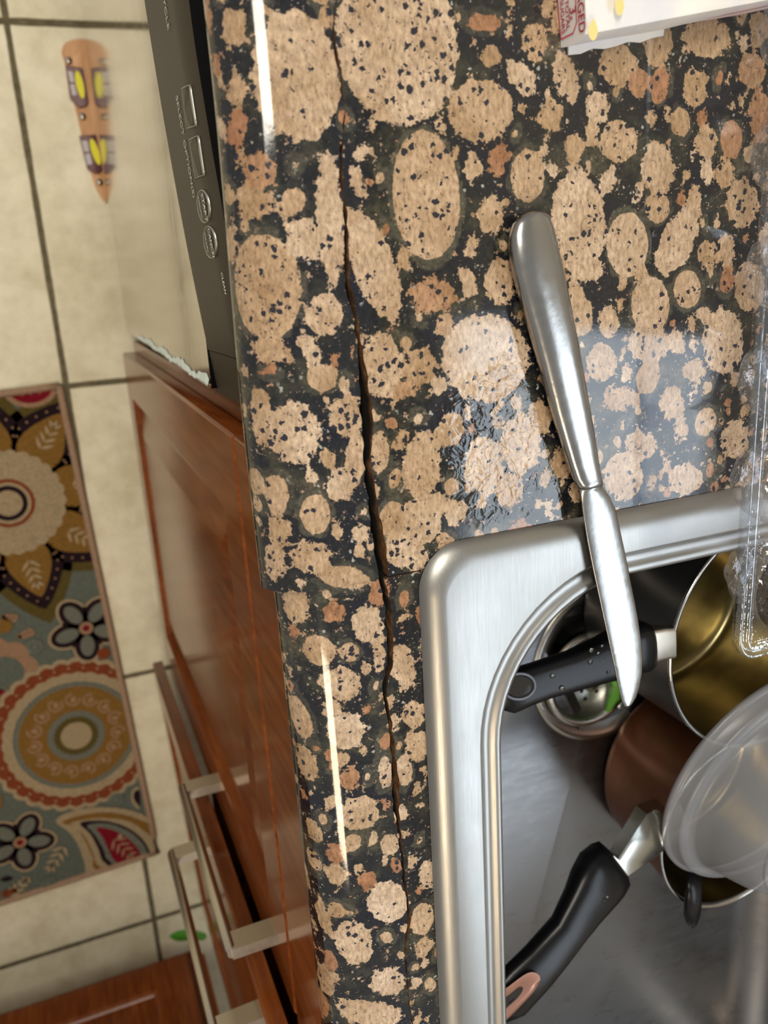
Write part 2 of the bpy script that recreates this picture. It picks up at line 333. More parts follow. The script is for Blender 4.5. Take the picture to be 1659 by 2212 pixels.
# ------------------------------------------------------------------ granite worktop
# ovals read off the photo: px centre, px half axes, lean (deg), tone, raggedness, specks
OV = [
 (640,168,92,142,-8,.72,.55,.35),(862,92,128,182,-9,.75,.45,.6),(922,424,72,138,-4,.55,.05,.55),(1040,240,70,66,0,.5,.55,.45),
 (572,622,78,114,-6,.45,.08,.75),(1250,484,58,116,-4,.75,.75,.45),(1356,530,44,70,0,.78,.05,.3),(1140,380,37,57,0,.55,.15,.4),
 (1335,306,40,46,0,.5,.35,.5),(1405,660,41,62,0,.72,.1,.35),(1485,625,29,42,0,.62,.08,.35),(1420,448,27,33,0,.5,.1,.5),
 (1462,522,36,80,24,.75,.6,.3),(1421,365,36,56,-4,.7,.55,.3),(810,580,46,118,-20,.72,.45,.35),(712,478,30,142,-3,.78,.5,.35),
 (655,520,40,48,0,.8,.7,.4),(700,680,40,46,0,.68,.3,.6),(825,790,46,74,-3,.62,.7,.7),(632,935,60,68,0,.82,.75,.75),
 (695,815,34,29,0,.55,.2,.25),(668,755,21,48,-22,.75,.6,.4),(585,757,44,29,5,.45,1,.3),(912,1005,40,76,6,.6,.45,.25),
 (905,1130,48,52,0,.7,.65,.4),(850,1125,31,42,0,.45,.05,.15),(680,1110,32,44,0,.6,.08,.3),(597,1075,27,47,0,.62,.15,.35),
 (735,1045,34,34,20,.85,.8,.15),(748,895,38,48,0,.6,.6,1),(820,978,20,48,0,.6,.15,.45),(766,990,22,56,0,.68,.3,.4),
 (1050,775,92,94,0,.8,.7,.3),(1045,1005,42,62,0,.8,.9,.3),(1125,960,42,66,0,.7,.75,.2),(1347,1030,42,52,0,.7,.4,.5),
 (1480,1035,37,34,0,.7,.4,.3),(1562,740,44,72,0,.72,.6,.5),(1588,950,30,44,0,.68,.6,.6),(1300,782,32,42,0,.55,.5,.4),
 (1315,695,22,36,0,.65,.6,.3),(1255,685,26,42,0,.6,.35,.25),(1126,168,26,44,-32,.75,.5,.3),(1222,165,26,58,-14,.7,.7,.3),
 (1155,90,28,42,0,.35,.5,.6),(1335,140,40,45,0,.3,.5,.4),(1290,232,27,34,0,.8,.6,.5),(1528,82,52,42,0,.45,.7,.3),
 (1470,265,21,32,0,.35,.2,.3),(1525,305,24,34,0,.45,.5,.3),(1580,302,24,41,0,.12,.15,.0),(1530,552,24,34,0,.45,.3,.6),
 (1570,540,18,36,0,.6,.7,.1),(1604,440,34,56,0,.45,.5,.6),(1046,49,36,19,5,.05,.2,0),(1060,465,28,42,0,.5,.65,.2),
 (1022,362,18,34,0,.6,.7,.2),(1078,610,32,52,0,.6,.6,.4),(1012,612,17,40,-18,.7,.6,.2),(560,372,36,44,0,.15,.6,.5),
 (545,435,40,38,20,.4,.95,.4),(632,436,26,32,0,.5,.25,.1),(506,272,26,46,0,.02,.6,.1),(502,50,30,48,0,.55,.7,.1),
 (508,185,26,36,0,.45,.6,.3),(560,905,24,72,-5,.5,.4,.3),(602,1152,26,34,0,.6,.6,.4),(590,1228,27,44,0,.7,.6,.6),
 (672,1205,46,36,18,.62,.85,.6),(742,1246,58,24,8,.55,.15,.3),(775,1152,17,21,0,.7,.8,.1),(775,1187,13,16,0,.6,.4,0),
 (880,1198,46,34,20,.72,.8,.6),(795,1350,34,42,-8,.78,.6,.5),(755,1409,22,21,0,.6,.1,.8),(690,1410,34,34,0,.45,.3,.2),
 (640,1322,32,42,0,.5,.5,.2),(872,1440,27,50,-6,.72,.6,.5),(820,1412,13,44,0,.7,.5,.4),(737,1478,44,36,0,.7,.9,.4),
 (748,1580,40,42,0,.85,.8,.3),(645,1575,30,46,-22,.5,.15,.25),(662,1675,28,38,-18,.45,.5,.4),(757,1682,22,23,0,.1,.6,.3),
 (832,1668,15,36,0,.85,.1,.7),(873,1665,18,34,0,.85,.1,.6),(775,1757,44,38,-20,.68,.4,.4),(762,1822,16,22,30,.55,.1,.3),
 (865,1755,15,20,0,.75,.3,.1),(842,1826,20,23,0,.7,.3,.1),(728,1900,22,24,0,.5,.5,.1),(838,1948,44,44,0,.92,.45,.2),
 (793,1902,19,22,25,.02,.9,.2),(912,1986,24,36,15,.62,.2,.2),(678,1822,20,26,-20,.45,.3,.4),(765,2040,40,48,0,.8,.7,.4),
 (835,2025,13,13,0,.6,.1,0),(838,2120,40,30,0,.9,.95,.3),(800,2195,70,32,0,.75,.5,.3),(700,2010,18,42,-18,.5,.5,.2),
 (716,2102,16,24,0,.05,.3,0),(700,2160,26,36,0,.45,.6,.4),(895,1545,27,30,0,.62,.7,.7),(900,1612,26,34,0,.6,.6,.6),
 (1400,742,46,44,0,.6,.9,.5),(1452,872,28,36,0,.55,.6,.4),(1500,800,24,26,0,.5,.8,.1),(1342,862,38,26,0,.25,.9,.3),
 (1385,960,34,34,0,.5,.8,.6),(1240,640,22,30,0,.6,.8,.3),(905,790,38,40,0,.3,.9,.5),(935,640,48,40,0,.15,1,.5),
 (845,915,15,13,0,.1,.4,0),(870,840,30,22,0,.2,1,.3),(1165,905,26,40,0,.5,.6,.3),(1215,1000,24,34,0,.5,.6,.5),
 (940,1090,24,30,0,.6,.7,.3),(985,1105,26,30,0,.7,.9,.2),(1190,250,26,36,0,.3,.6,.3),(1240,320,20,38,0,.4,.5,.3),
 (960,700,22,26,0,.25,.7,.5),(1100,1060,30,36,0,.35,.8,.2),(1270,580,34,30,0,.7,.8,.4),(780,330,22,20,0,.7,.9,.2),
 (775,395,14,40,-20,.75,.6,.1),(765,470,22,26,0,.6,.9,.2),(600,600,0.1,.1,0,.5,.5,.5),(1420,90,30,60,0,.3,.8,.2),
 (1380,180,26,30,0,.12,.6,.2),(1500,190,26,44,0,.3,.8,.3),(1625,150,30,40,0,.2,.6,.2),(1640,250,22,60,0,.1,.6,.3),
 (1270,60,30,30,0,.3,.6,.2),(1060,120,20,26,0,.35,.7,.2),(1640,60,22,40,0,.4,.6,.2),(1500,440,16,40,0,.5,.8,.4),
 (1385,590,14,20,0,.5,.7,.1),(1460,740,20,26,0,.6,.8,.2),(1520,680,17,17,0,.7,.5,0),(1620,620,34,54,0,.5,.5,.4)]
B = []     # centre, inverse 2x2, minor axis, tone, rag, speck
for (cx, cy, rx, ry, an, tone, rag, spk) in OV:
    c = at(cx, cy)[:2]; an = math.radians(an)
    u = at(cx + rx * math.cos(an), cy + rx * math.sin(an))[:2] - c
    v = at(cx - ry * math.sin(an), cy + ry * math.cos(an))[:2] - c
    A2 = np.array([u, v]).T
    if abs(np.linalg.det(A2)) < 1e-9: continue
    B.append((c, np.linalg.inv(A2), min(np.linalg.norm(u), np.linalg.norm(v)), tone, rag, spk, max(np.linalg.norm(u), np.linalg.norm(v))))
def free(c, r, k=.8):
    for b in B:
        if np.linalg.norm(c - b[0]) > b[6] + r * k: continue
        q = np.linalg.norm(b[1] @ (c - b[0]))
        if (q - 1) * b[2] < r * k: return False
    return True
def fill(x0, x1, y0, y1, n, r0, r1, k=.8):
    for _ in range(n):
        r = rng.uniform(r0, r1); c = np.array([rng.uniform(x0, x1), rng.uniform(y0, y1)])
        if not free(c, r, k): continue
        e = rng.uniform(1.05, 1.7); t = rng.uniform(-.5, .5); ru, rv = r, r * e
        A2 = np.array([[ru * math.cos(t), -rv * math.sin(t)], [ru * math.sin(t), rv * math.cos(t)]])
        B.append((c, np.linalg.inv(A2), ru, float(rng.choice([.05, .3, .5, .65, .8])), float(rng.choice([.1, .5, .9])), rng.uniform(0, .7), rv))
fill(.04, .72, .13, .72, 420, .010, .022); fill(.34, .72, -.12, .13, 200, .010, .020); fill(.04, .14, -.76, -.40, 120, .008, .014)
fill(.04, .72, -.76, .72, 2200, .0028, .0070, .9)
fill(.05, .34, -.42, .16, 2600, .0012, .0030, 1.1)
BX0, BY0 = 0.0, -.8
buckets = {}
for i, b in enumerate(B):
    rr = b[6] + .012
    for gx in range(int((b[0][0] - rr - BX0) // .04), int((b[0][0] + rr - BX0) // .04) + 1):
        for gy in range(int((b[0][1] - rr - BY0) // .04), int((b[0][1] + rr - BY0) // .04) + 1): buckets.setdefault((gx, gy), []).append(i)
def granite_attrs(o, flat):
    me = o.data; n = len(me.vertices); flat = np.array(flat, float); assert len(flat) == n
    f = np.full(n, -.012); st = np.zeros((n, 3)); st[:, 1] = .8
    gx = ((flat[:, 0] - BX0) // .04).astype(int); gy = ((flat[:, 1] - BY0) // .04).astype(int)
    key = gx * 1000 + gy; order = np.argsort(key, kind='stable'); ks = key[order]
    cuts = np.flatnonzero(np.diff(ks)) + 1
    for grp in np.split(order, cuts):
        k = (gx[grp[0]], gy[grp[0]])
        for i in buckets.get(k, []):
            b = B[i]; q = np.linalg.norm((flat[grp, :2] - b[0]) @ b[1].T, axis=1); val = (1 - q) * b[2]
            mk = val > f[grp]; idx = grp[mk]; f[idx] = val[mk]; st[idx] = (b[3], b[4], b[5])
    a = me.attributes.new('blob', 'FLOAT', 'POINT'); a.data.foreach_set('value', f.astype('f'))
    a = me.attributes.new('style', 'FLOAT_VECTOR', 'POINT'); a.data.foreach_set('vector', st.astype('f').ravel())
    a = me.attributes.new('flat', 'FLOAT_VECTOR', 'POINT'); a.data.foreach_set('vector', flat.astype('f').ravel())

CR = [(-60,719,722),(0,719,722),(60,719,722),(100,716,724),(150,727,735),(200,736,741),(240,741,744),(300,737,741),(330,732,739),(380,731,742),(400,733,741),(440,737,747),(500,741,753),(560,742,754),(620,743,758),(650,752,764),(700,765,775),(750,769,781),(790,771,789),(840,776,797),(880,774,803),(900,777,806),(940,782,806),(980,783,802),(1020,785,804),(1060,790,812),(1100,795,818),(1150,800,828),(1200,808,836),(1242,816,838)]
CR2 = [(1242,815,828),(1300,830,843),(1350,834,848),(1400,837,849),(1440,834,848),(1480,827,836),(1500,828,835),(1560,838,846),(1600,843,851),(1640,845,854),(1680,847,862),(1720,848,862),(1760,853,863),(1800,860,867),(1850,866,871),(1900,870,876),(1940,877,882),(1990,880,888),(2040,873,878),(2100,877,880),(2150,880,883),(2212,890,893),(2500,905,907)]
def crack(table):
    Lp = np.array([at(a, y)[:2] for y, a, b in table]); Rp = np.array([at(b, y)[:2] for y, a, b in table])
    Lp = Lp[np.argsort(Lp[:, 1])]; Rp = Rp[np.argsort(Rp[:, 1])]
    return (lambda y: np.interp(y, Lp[:, 1], Lp[:, 0])), (lambda y: np.interp(y, Rp[:, 1], Rp[:, 0]))
cL1, cR1 = crack(CR); cL2, cR2 = crack(CR2)
JR = np.random.default_rng(3).normal(size=1400)
def jag(y, s=0): return .00022 * float(np.interp((y + .95) * 420 + s * 37, range(1400), JR)) + .00018 * math.sin(y * 610 + s)
def rows(y0, y1, dy): return list(np.linspace(y0, y1, int(abs(y1 - y0) / dy) + 2))
TH = .036
def nose_profile(x0, xr):
    """top flat from xr towards the front, round nose, underside; -> list of (x, z, flat x)"""
    RX = .024; pts = []
    xs = np.linspace(xr, x0 + RX, 22)
    for x in xs: pts.append((x, 0.0, x))
    s = x0 + RX; px_, pz = xs[-1], 0.0
    for k in range(1, 33):
        t = math.pi * k / 32
        x = x0 + RX - RX * math.sin(t) ** 1.0; z = -TH / 2 + TH / 2 * math.cos(t)
        s -= math.hypot(x - px_, z - pz); px_, pz = x, z; pts.append((x, z, s))
    for x in np.linspace(x0 + RX, xr, 6)[1:]: s -= (x - px_); px_ = x; pts.append((x, -TH, s))
    return pts
def strip(name, ys, x0f, xrf, dz, label, cat, ends):
    V = []; Fl = []; Fc = []; fm = []; n = None
    for y in ys:
        xr = xrf(y) + jag(y); pr = nose_profile(x0f(y), .1165)
        # remap the flat part so that it ends at the crack
        xa = x0f(y) + .024; P2 = []
        for (x, z, s) in pr:
            if x > xa + 1e-9: x2 = xa + (x - xa) * (xr - xa) / (.1165 - xa); P2.append((x2, z, x2 if z > -.01 else s))
            else: P2.append((x, z, s))
        n = len(P2)
        for (x, z, s) in P2: V.append((x, y, z + dz)); Fl.append((s, y, 0))
    for i in range(len(ys) - 1):
        for j in range(n - 1): Fc.append((i * n + j, i * n + j + 1, (i + 1) * n + j + 1, (i + 1) * n + j)); fm.append(0)
        Fc.append((i * n + n - 1, i * n, (i + 1) * n, (i + 1) * n + n - 1)); fm.append(1)
    Fc.append(tuple(range(n))[::-1]); fm.append(1); Fc.append(tuple((len(ys) - 1) * n + j for j in range(n))); fm.append(1)
    o = build(name, V, Fc, [GRAN, BROKEN], None, smooth=True, fm=fm, org=(.09, ys[0], -TH), angle=40)
    granite_attrs(o, Fl); tag(o, label, cat); return o
SEAM = at(715, 1270)[1]
x0u = lambda y: 1.062 * interp([-.16, -.125, .3], [.0643, .0648, .0678], y) + .0006 * math.sin(y * 30)
x0l = lambda y: 1.062 * interp([-.8, -.36, -.14, -.125], [.0722, .0722, .0706, .0702], y)
strip('granite_edge_piece', rows(SEAM + .0002, .70, .0014), x0u, cL1, .0011, 'upper broken front edge piece of speckled granite with rounded nose, beside the dishwasher', 'countertop', None)
strip('granite_edge_piece', rows(-.76, SEAM - .0002, .0014), x0l, cL2, 0, 'lower granite front edge piece with rounded nose running alongside the sink', 'countertop', None)
def slab(sheets, label, name='granite_countertop'):
    V = []; Fl = []; Fc = []; fm = []
    for ys, xl, xr, n in sheets:
        b = len(V)
        n1, xm, n2 = n if isinstance(n, tuple) else (n, None, 0); n = n1 + n2
        for y in ys:
            a, c = xl(y), xr(y)
            if xm is None: xs = np.linspace(a, c, n)
            else: xs = np.concatenate([np.linspace(a, xm, n1), np.linspace(xm, c, n2 + 1)[1:]])
            for x in xs: V.append((x, y, 0)); Fl.append((x, y, 0))
        m = len(ys)
        for i in range(m - 1):
            for j in range(n - 1): Fc.append((b + i * n + j, b + i * n + j + 1, b + (i + 1) * n + j + 1, b + (i + 1) * n + j)); fm.append(0)
        # side walls and underside
        loop = [b + j for j in range(n)] + [b + i * n + n - 1 for i in range(1, m)] + [b + (m - 1) * n + j for j in range(n - 2, -1, -1)] + [b + i * n for i in range(m - 2, 0, -1)]
        b2 = len(V)
        for q in loop:
            x, y, _ = V[q]; off = .0004 * math.sin(y * 140) + .0003 * math.sin(y * 410 + 1)
            V.append((x + off, y, -TH)); Fl.append((x, y, 0))
        k = len(loop)
        for q in range(k): Fc.append((loop[q], b2 + q, b2 + (q + 1) % k, loop[(q + 1) % k])); fm.append(1)
        Fc.append(tuple(b2 + q for q in range(k))); fm.append(1)
    o = build(name, V, Fc, [GRAN, BROKEN], None, smooth=False, fm=fm, org=(.3, sheets[0][0][0], -TH))
    granite_attrs(o, Fl); tag(o, label, 'countertop')
    return o
xR1 = lambda y: cR1(y) + jag(y, 2); xR2 = lambda y: cR2(y) + jag(y, 2)
SR = at(880, 1238)[1]
slab([(rows(SR + .0003, .20, .0014) + rows(.20, .70, .0025)[1:], xR1, lambda y: .70, (180, .36, 110))],
     'big speckled granite slab under the knife, between the crack and the back wall')
slab([(rows(-.76, SR - .0003, .0014), xR2, lambda y: .15, 25)], 'narrow speckled granite sliver between the crack and the steel sink')
slab([(rows(-.90, -.1275, .004), lambda y: .597, lambda y: .70, 26)], 'granite strip behind the sink against the back wall')

# ------------------------------------------------------------------ sink
def rr(x0, x1, y0, y1, R, n=14, ns=6):
    """rounded rectangle, corners in order; the same number of points for every radius"""
    P_ = []
    for (cx, cy, a0) in ((x1 - R, y1 - R, 0), (x0 + R, y1 - R, 90), (x0 + R, y0 + R, 180), (x1 - R, y0 + R, 270)):
        for k in range(n + 1):
            a = math.radians(a0 + 90 * k / n); P_.append((cx + R * math.cos(a), cy + R * math.sin(a)))
    return P_
SX0, SX1, SY0, SY1 = .1335, .592, -.93, -.1166
BX_0, BX_1, BY_0, BY_1 = .1715, .560, -.82, -.1495
def outer(d, z): return [(x, y, z) for x, y in rr(SX0 + d, SX1 - d, SY0 + d, SY1 - d, .021 - d * .6)]
def inner(d, z, R=.070): return [(x, y, z) for x, y in rr(BX_0 + d, BX_1 - d, BY_0 + d, BY_1 - d, R - d * .8)]
DRC = np.array([.359, -.300])
def drainring(R, z):
    out = []
    for x, y, _ in inner(.04, 0):
        d = np.array([x, y]) - DRC; d /= np.linalg.norm(d); out.append((DRC[0] + R * d[0], DRC[1] + R * d[1], z))
    return out
SB = -.172
sink = empty('kitchen_sink', (.39, -.38, 0), 'brushed stainless steel drop-in sink with wide rim set in granite', 'sink')
mb = MB()
mb.rings([outer(-.0003, .0004), outer(.0008, .0022), outer(.003, .0040), outer(.006, .0054), outer(.0095, .0060), outer(.0105, .0060),
          inner(-.0140, .0060), inner(-.0128, .0056), inner(-.0112, .0036), inner(-.0102, .0030), inner(-.0072, .0030), inner(-.0058, .0040), inner(-.0038, .0048), inner(-.0018, .0040), inner(-.0006, .0018), inner(0, -.001)])
mb.build('rim', STEEL, sink, smooth=True)
mb = MB()
mb.rings([inner(0, -.001), inner(.0008, -.02), inner(.003, -.095), inner(.006, -.118), inner(.012, -.138), inner(.021, -.153), inner(.032, -.164), inner(.045, -.1700), inner(.058, SB), drainring(.066, SB), drainring(.064, SB + .0006), drainring(.060, SB - .0010), drainring(.052, SB - .003), drainring(.047, SB - .006), drainring(.045, SB - .013), drainring(.02, SB - .015)], cap1=True)
mb.build('bowl', BOWLST, sink, smooth=True)
mb = MB(); lathe(mb, (DRC[0], DRC[1], SB + .0009), (0, 0, 1), [(.0655, -.0004), (.0645, .0010), (.0600, .0008), (.0555, -.0015), (.0520, -.003)], 72)
mb.build('drain_flange', steel('drain_steel', (.48, .46, .42), .3), sink, smooth=True)
st = empty('sink_strainer', (.343, -.309, SB), 'small round steel strainer basket in the drain under the black pan handle', 'strainer')
mb = MB(); lathe(mb, (.343, -.309, SB), (0, 0, 1), [(.0385, .002), (.0395, .004), (.0375, .0062), (.0345, .006), (.0325, .004), (.030, -.006), (.012, -.008), (.0006, -.0082)], 56)
m_ = steel('strainer_steel', (.66, .64, .58), .3); mb.build('basket', m_, st, smooth=True)
mb = MB(); lathe(mb, (.343, -.309, SB), (0, 0, 1), [(.007, -.0082), (.007, .001), (.009, .003), (.009, .006), (.0005, .007)], 24); mb.build('knob', m_, st, smooth=True)
HOLE = mat('strainer_hole_dark', (.01, .01, .01), .8)
mb = MB()
for ring_, cnt in ((.016, 8), (.023, 13)):
    for k in range(cnt):
        a = 2 * math.pi * k / cnt; z = -.0077 if ring_ < .02 else -.0068
        lathe(mb, (.343 + ring_ * math.cos(a), -.309 + ring_ * math.sin(a), SB + z + .0005), (0, 0, 1), [(.0017, 0), (.0001, .0002)], 10)
mb.build('drain_holes', HOLE, st)

# ------------------------------------------------------------------ pots
def section_loft(mb, sts, n=20, m=0, p=2.6, cap=True):
    """sts: (left point, right point, half thickness); superellipse cross sections"""
    R = []
    for i, (a, b, h) in enumerate(sts):
        a = np.array(a, float); b = np.array(b, float); c = (a + b) / 2; u = (b - a) / 2
        ring = []
        for j in range(n):
            t = 2 * math.pi * j / n; ct, s_ = math.cos(t), math.sin(t)
            x = math.copysign(abs(ct) ** (2 / p), ct); y = math.copysign(abs(s_) ** (2 / p), s_)
            ring.append(c + u * x + np.array([0, 0, h]) * y)
        R.append(ring)
    mb.rings(R, cap0=cap, cap1=cap, m=m); return mb
def pan(name, label, cb, Rb, ct, Rt, zb, zt, outm, inm, rimm):
    root = empty(name, (cb[0], cb[1], zb), label, 'saucepan')
    def ringat(R, z, n=96):
        k = (z - zb) / (zt - zb); c = np.array(cb) + (np.array(ct) - np.array(cb)) * k
        return [(c[0] + R * math.cos(2 * math.pi * j / n), c[1] + R * math.sin(2 * math.pi * j / n), z) for j in range(n)]
    Rk = lambda z: Rb + (Rt - Rb) * (z - zb) / (zt - zb)
    mb = MB(); mb.rings([ringat(.001, zb), ringat(Rb - .008, zb), ringat(Rb - .003, zb + .0012), ringat(Rb, zb + .005)] + [ringat(Rk(z), z) for z in np.linspace(zb + .010, zt - .003, 6)]); mb.build('outer_wall', outm, root, smooth=True)
    t_ = .0018
    mb = MB(); mb.rings([ringat(Rk(zt - .003), zt - .003), ringat(Rt + .0013, zt - .001), ringat(Rt + .0014, zt), ringat(Rt + .0004, zt + .0009), ringat(Rt - .0012, zt + .0004), ringat(Rt - t_, zt - .003)]); mb.build('rim', rimm, root, smooth=True)
    mb = MB(); mb.rings([ringat(Rk(z) - t_, z) for z in np.linspace(zt - .003, zb + .010, 6)] + [ringat(Rb - .0022, zb + .0065), ringat(Rb - .005, zb + .0045), ringat(Rb - .012, zb + .004), ringat(.001, zb + .004)]); mb.build('inner_lining', inm, root, smooth=True)
    return root
p1 = pan('saucepan', 'dark grey saucepan with golden inside, its black handle reaching over the drain', (.409, -.2545), .0735, (.4005, -.2395), .0790, SB + .0004, -.058, POTOUT, GOLD, POLISH)
z = -.062
mb = MB(); section_loft(mb, [(at(*a, z), at(*b, z), h) for a, b, h in [((1398,1345),(1402,1440),.0085),((1385,1342),(1390,1446),.0105),((1365,1347),(1368,1450),.0110),((1335,1357),(1345,1460),.0100),((1290,1380),(1300,1472),.0085),((1230,1408),(1245,1488),.0075),((1170,1428),(1185,1505),.0070),((1130,1440),(1140,1522),.0068),((1095,1458),(1105,1538),.0065),((1076,1475),(1084,1532),.0050),((1066,1492),(1070,1520),.0025)]], n=24, p=2.8)
h1 = mb.build('handle', BLACK, p1, smooth=True)
mb = MB(); section_loft(mb, [(at(*a, z), at(*b, z), h) for a, b, h in [((1390,1356),(1394,1430),.006),((1425,1350),(1427,1420),.006),((1447,1350),(1448,1418),.0055)]], n=16, p=6)
mb.build('handle_bracket', NICKEL, p1, smooth=True, angle=40)
def ellring(mb, c, rx, ry, an, z, w, h, m=0, n=40):
    """a flat raised ring drawn from photo pixel half axes"""
    R = []
    for dw, dz in ((0, 0), (.25 * w, h), (.8 * w, h), (w, 0)):
        ring = []
        for j in range(n):
            t = 2 * math.pi * j / n; x = (rx - dw) * math.cos(t); y = (ry - dw) * math.sin(t)
            ring.append(at(c[0] + x * math.cos(an) - y * math.sin(an), c[1] + x * math.sin(an) + y * math.cos(an), z + dz))
        R.append(ring)
    mb.rings(R, m=m)
GREYRING = mat('grey_plastic_ring', (.10, .11, .14), .25)
mb = MB(); ellring(mb, (1122, 1483), 38, 31, -.15, z + .0064, 7, .0012); q = mb.build('hanging_hole_ring', GREYRING, h1, smooth=True); q['label'] = 'grey ring round the hanging hole'
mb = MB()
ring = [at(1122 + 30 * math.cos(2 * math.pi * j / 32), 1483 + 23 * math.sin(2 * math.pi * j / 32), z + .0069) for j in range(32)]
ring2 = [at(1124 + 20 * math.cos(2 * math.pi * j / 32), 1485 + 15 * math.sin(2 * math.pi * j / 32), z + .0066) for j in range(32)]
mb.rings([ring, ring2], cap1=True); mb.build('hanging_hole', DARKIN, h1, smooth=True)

p2 = pan('saucepan', 'copper brown saucepan under the frosted bowl, steel rim, black handle with rose gold slot', (.4300, -.4020), .0730, (.4145, -.4050), .0690, SB + .0004, -.086, COPPER, GOLD, POLISH)
mb = MB(); zz = [-.078, -.077, -.074, -.071, -.067, -.063, -.060, -.058, -.057, -.056]
sts = [((1300,1822),(1352,1890),.0075),((1285,1832),(1352,1903),.0115),((1262,1852),(1338,1925),.0125),((1242,1888),(1318,1950),.0115),((1226,1928),(1290,1985),.0095),((1197,1988),(1264,2018),.0085),((1140,2050),(1222,2076),.0080),((1096,2092),(1186,2122),.0078),((1062,2130),(1130,2186),.0070),((1040,2160),(1092,2206),.0045)]
section_loft(mb, [(at(*a, zz[i]), at(*b, zz[i]), h) for i, (a, b, h) in enumerate(sts)], n=24, p=2.6)
h2 = mb.build('handle', BLACK, p2, smooth=True)
BRK = mat('bracket_steel', (.50, .50, .46), .24, 1.0)
mb = MB(); R = []
for (tl, trr, zt_, hh) in (((1322,1842),(1350,1900),-.0765,.010), ((1339,1858),(1357,1897),-.0765,.011), ((1380,1794),(1404,1868),-.0785,.012), ((1401,1762),(1431,1848),-.0830,.013), ((1418,1752),(1446,1838),-.0890,.012), ((1470,1735),(1496,1815),-.0960,.010)):
    a_, b_ = at(*tl, zt_), at(*trr, zt_); dn = np.array([0, 0, -hh]); e_ = (b_ - a_) * .10
    R.append([a_ + dn, a_ + np.array([0, 0, -.0016]), a_ + e_, b_ - e_, b_ + np.array([0, 0, -.0022]), b_ + dn])
mb.rings(R, cap0=True, cap1=True); mb.build('handle_bracket', BRK, p2, smooth=True, angle=35)
RI = [(1068,2158),(1100,2130),(1138,2103),(1158,2102),(1167,2114),(1160,2134),(1130,2168),(1095,2203),(1070,2222)]
RS = [(1074,2170),(1104,2146),(1120,2133),(1129,2133),(1128,2142),(1116,2158),(1096,2176),(1082,2190),(1073,2190)]
def smooth_loop(pts, n=4):
    P_ = np.array(pts, float); k = len(P_); out = []
    for i in range(k):
        a, b, c, d = P_[i - 1], P_[i], P_[(i + 1) % k], P_[(i + 2) % k]
        for q in range(n):
            t = q / n; out.append(.5 * ((2 * b) + (-a + c) * t + (2 * a - 5 * b + 4 * c - d) * t * t + (-a + 3 * b - 3 * c + d) * t ** 3))
    return out
A_ = smooth_loop(RI); B_ = smooth_loop(RS)
mb = MB(); mb.rings([[at(*p, -.0515) for p in A_], [at(*p, -.0492) for p in A_], [at(*((p + q) / 2), -.0492) for p, q in zip(A_, B_)], [at(*p, -.0500) for p in B_]], m=0)
q = mb.build('slot_insert', ROSE, h2, smooth=True, angle=50); q['label'] = 'rose gold slot insert'
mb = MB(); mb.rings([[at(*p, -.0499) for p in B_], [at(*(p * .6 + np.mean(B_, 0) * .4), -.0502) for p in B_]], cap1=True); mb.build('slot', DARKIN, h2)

# small black spoon handle hanging over the pan rim
zs = [-.100, -.092, -.082, -.078, -.080, -.083, -.087, -.089]
mb = MB(); section_loft(mb, [(at(*a, zs[i]), at(*b, zs[i]), h) for i, (a, b, h) in enumerate([((1478,1850),(1500,1848),.002),((1482,1870),(1508,1870),.0025),((1484,1895),(1514,1895),.003),((1482,1925),(1515,1925),.0032),((1479,1955),(1514,1955),.0034),((1478,1978),(1511,1978),.0032),((1483,1994),(1505,1996),.0025),((1491,2003),(1499,2004),.001)])], n=18, p=2.3)
ut = mb.build('spoon_handle', BLACK, None, smooth=True); tag(ut, 'short black plastic utensil handle hanging over the copper pan rim', 'utensil')

# frosted plastic bowl, upside down on the pans
FROST = bpy.data.materials.new('frosted_plastic'); FROST.use_nodes = True
pb = P(FROST); pb.inputs['Base Color'].default_value = (.34, .355, .39, 1); pb.inputs['Roughness'].default_value = .28
tr = N(FROST, 'ShaderNodeBsdfTransparent'); tr.inputs[0].default_value = (.85, .86, .88, 1)
mx = N(FROST, 'ShaderNodeMixShader'); mx.inputs[0].default_value = .50
L(FROST, tr.outputs[0], mx.inputs[1]); L(FROST, pb.outputs[0], mx.inputs[2]); L(FROST, mx.outputs[0], FROST.node_tree.nodes['Material Output'].inputs[0])
bump(FROST, noise(FROST, coords(FROST), 60, 3), .08, .001)
ax_ = np.array([.0329, -.199, 1.0]); ax_ /= np.linalg.norm(ax_)
bc = np.array([.3845, -.3275, -.0405])
fb = empty('plastic_bowl', bc, 'frosted clear plastic bowl lying upside down on the two saucepans', 'bowl')
mb = MB(); lathe(mb, bc, ax_, [(.0788, -.0004), (.0808, .0002), (.0808, .0022), (.0790, .0034), (.0770, .0042), (.0765, .0100), (.0752, .0116), (.0718, .0126), (.0690, .0128), (.0672, .0150), (.0640, .0250), (.0600, .0360), (.0550, .0450), (.0520, .0490), (.0505, .0505)], 128)
mb.build('side_wall', FROST, fb, smooth=True)
mb = MB(); lathe(mb, bc, ax_, [(.0505, .0505), (.0500, .0522), (.0485, .0526), (.0470, .0515), (.0460, .0500), (.0400, .0497), (.0005, .0495)], 96)
mb.build('base_ring', FROST, fb, smooth=True)

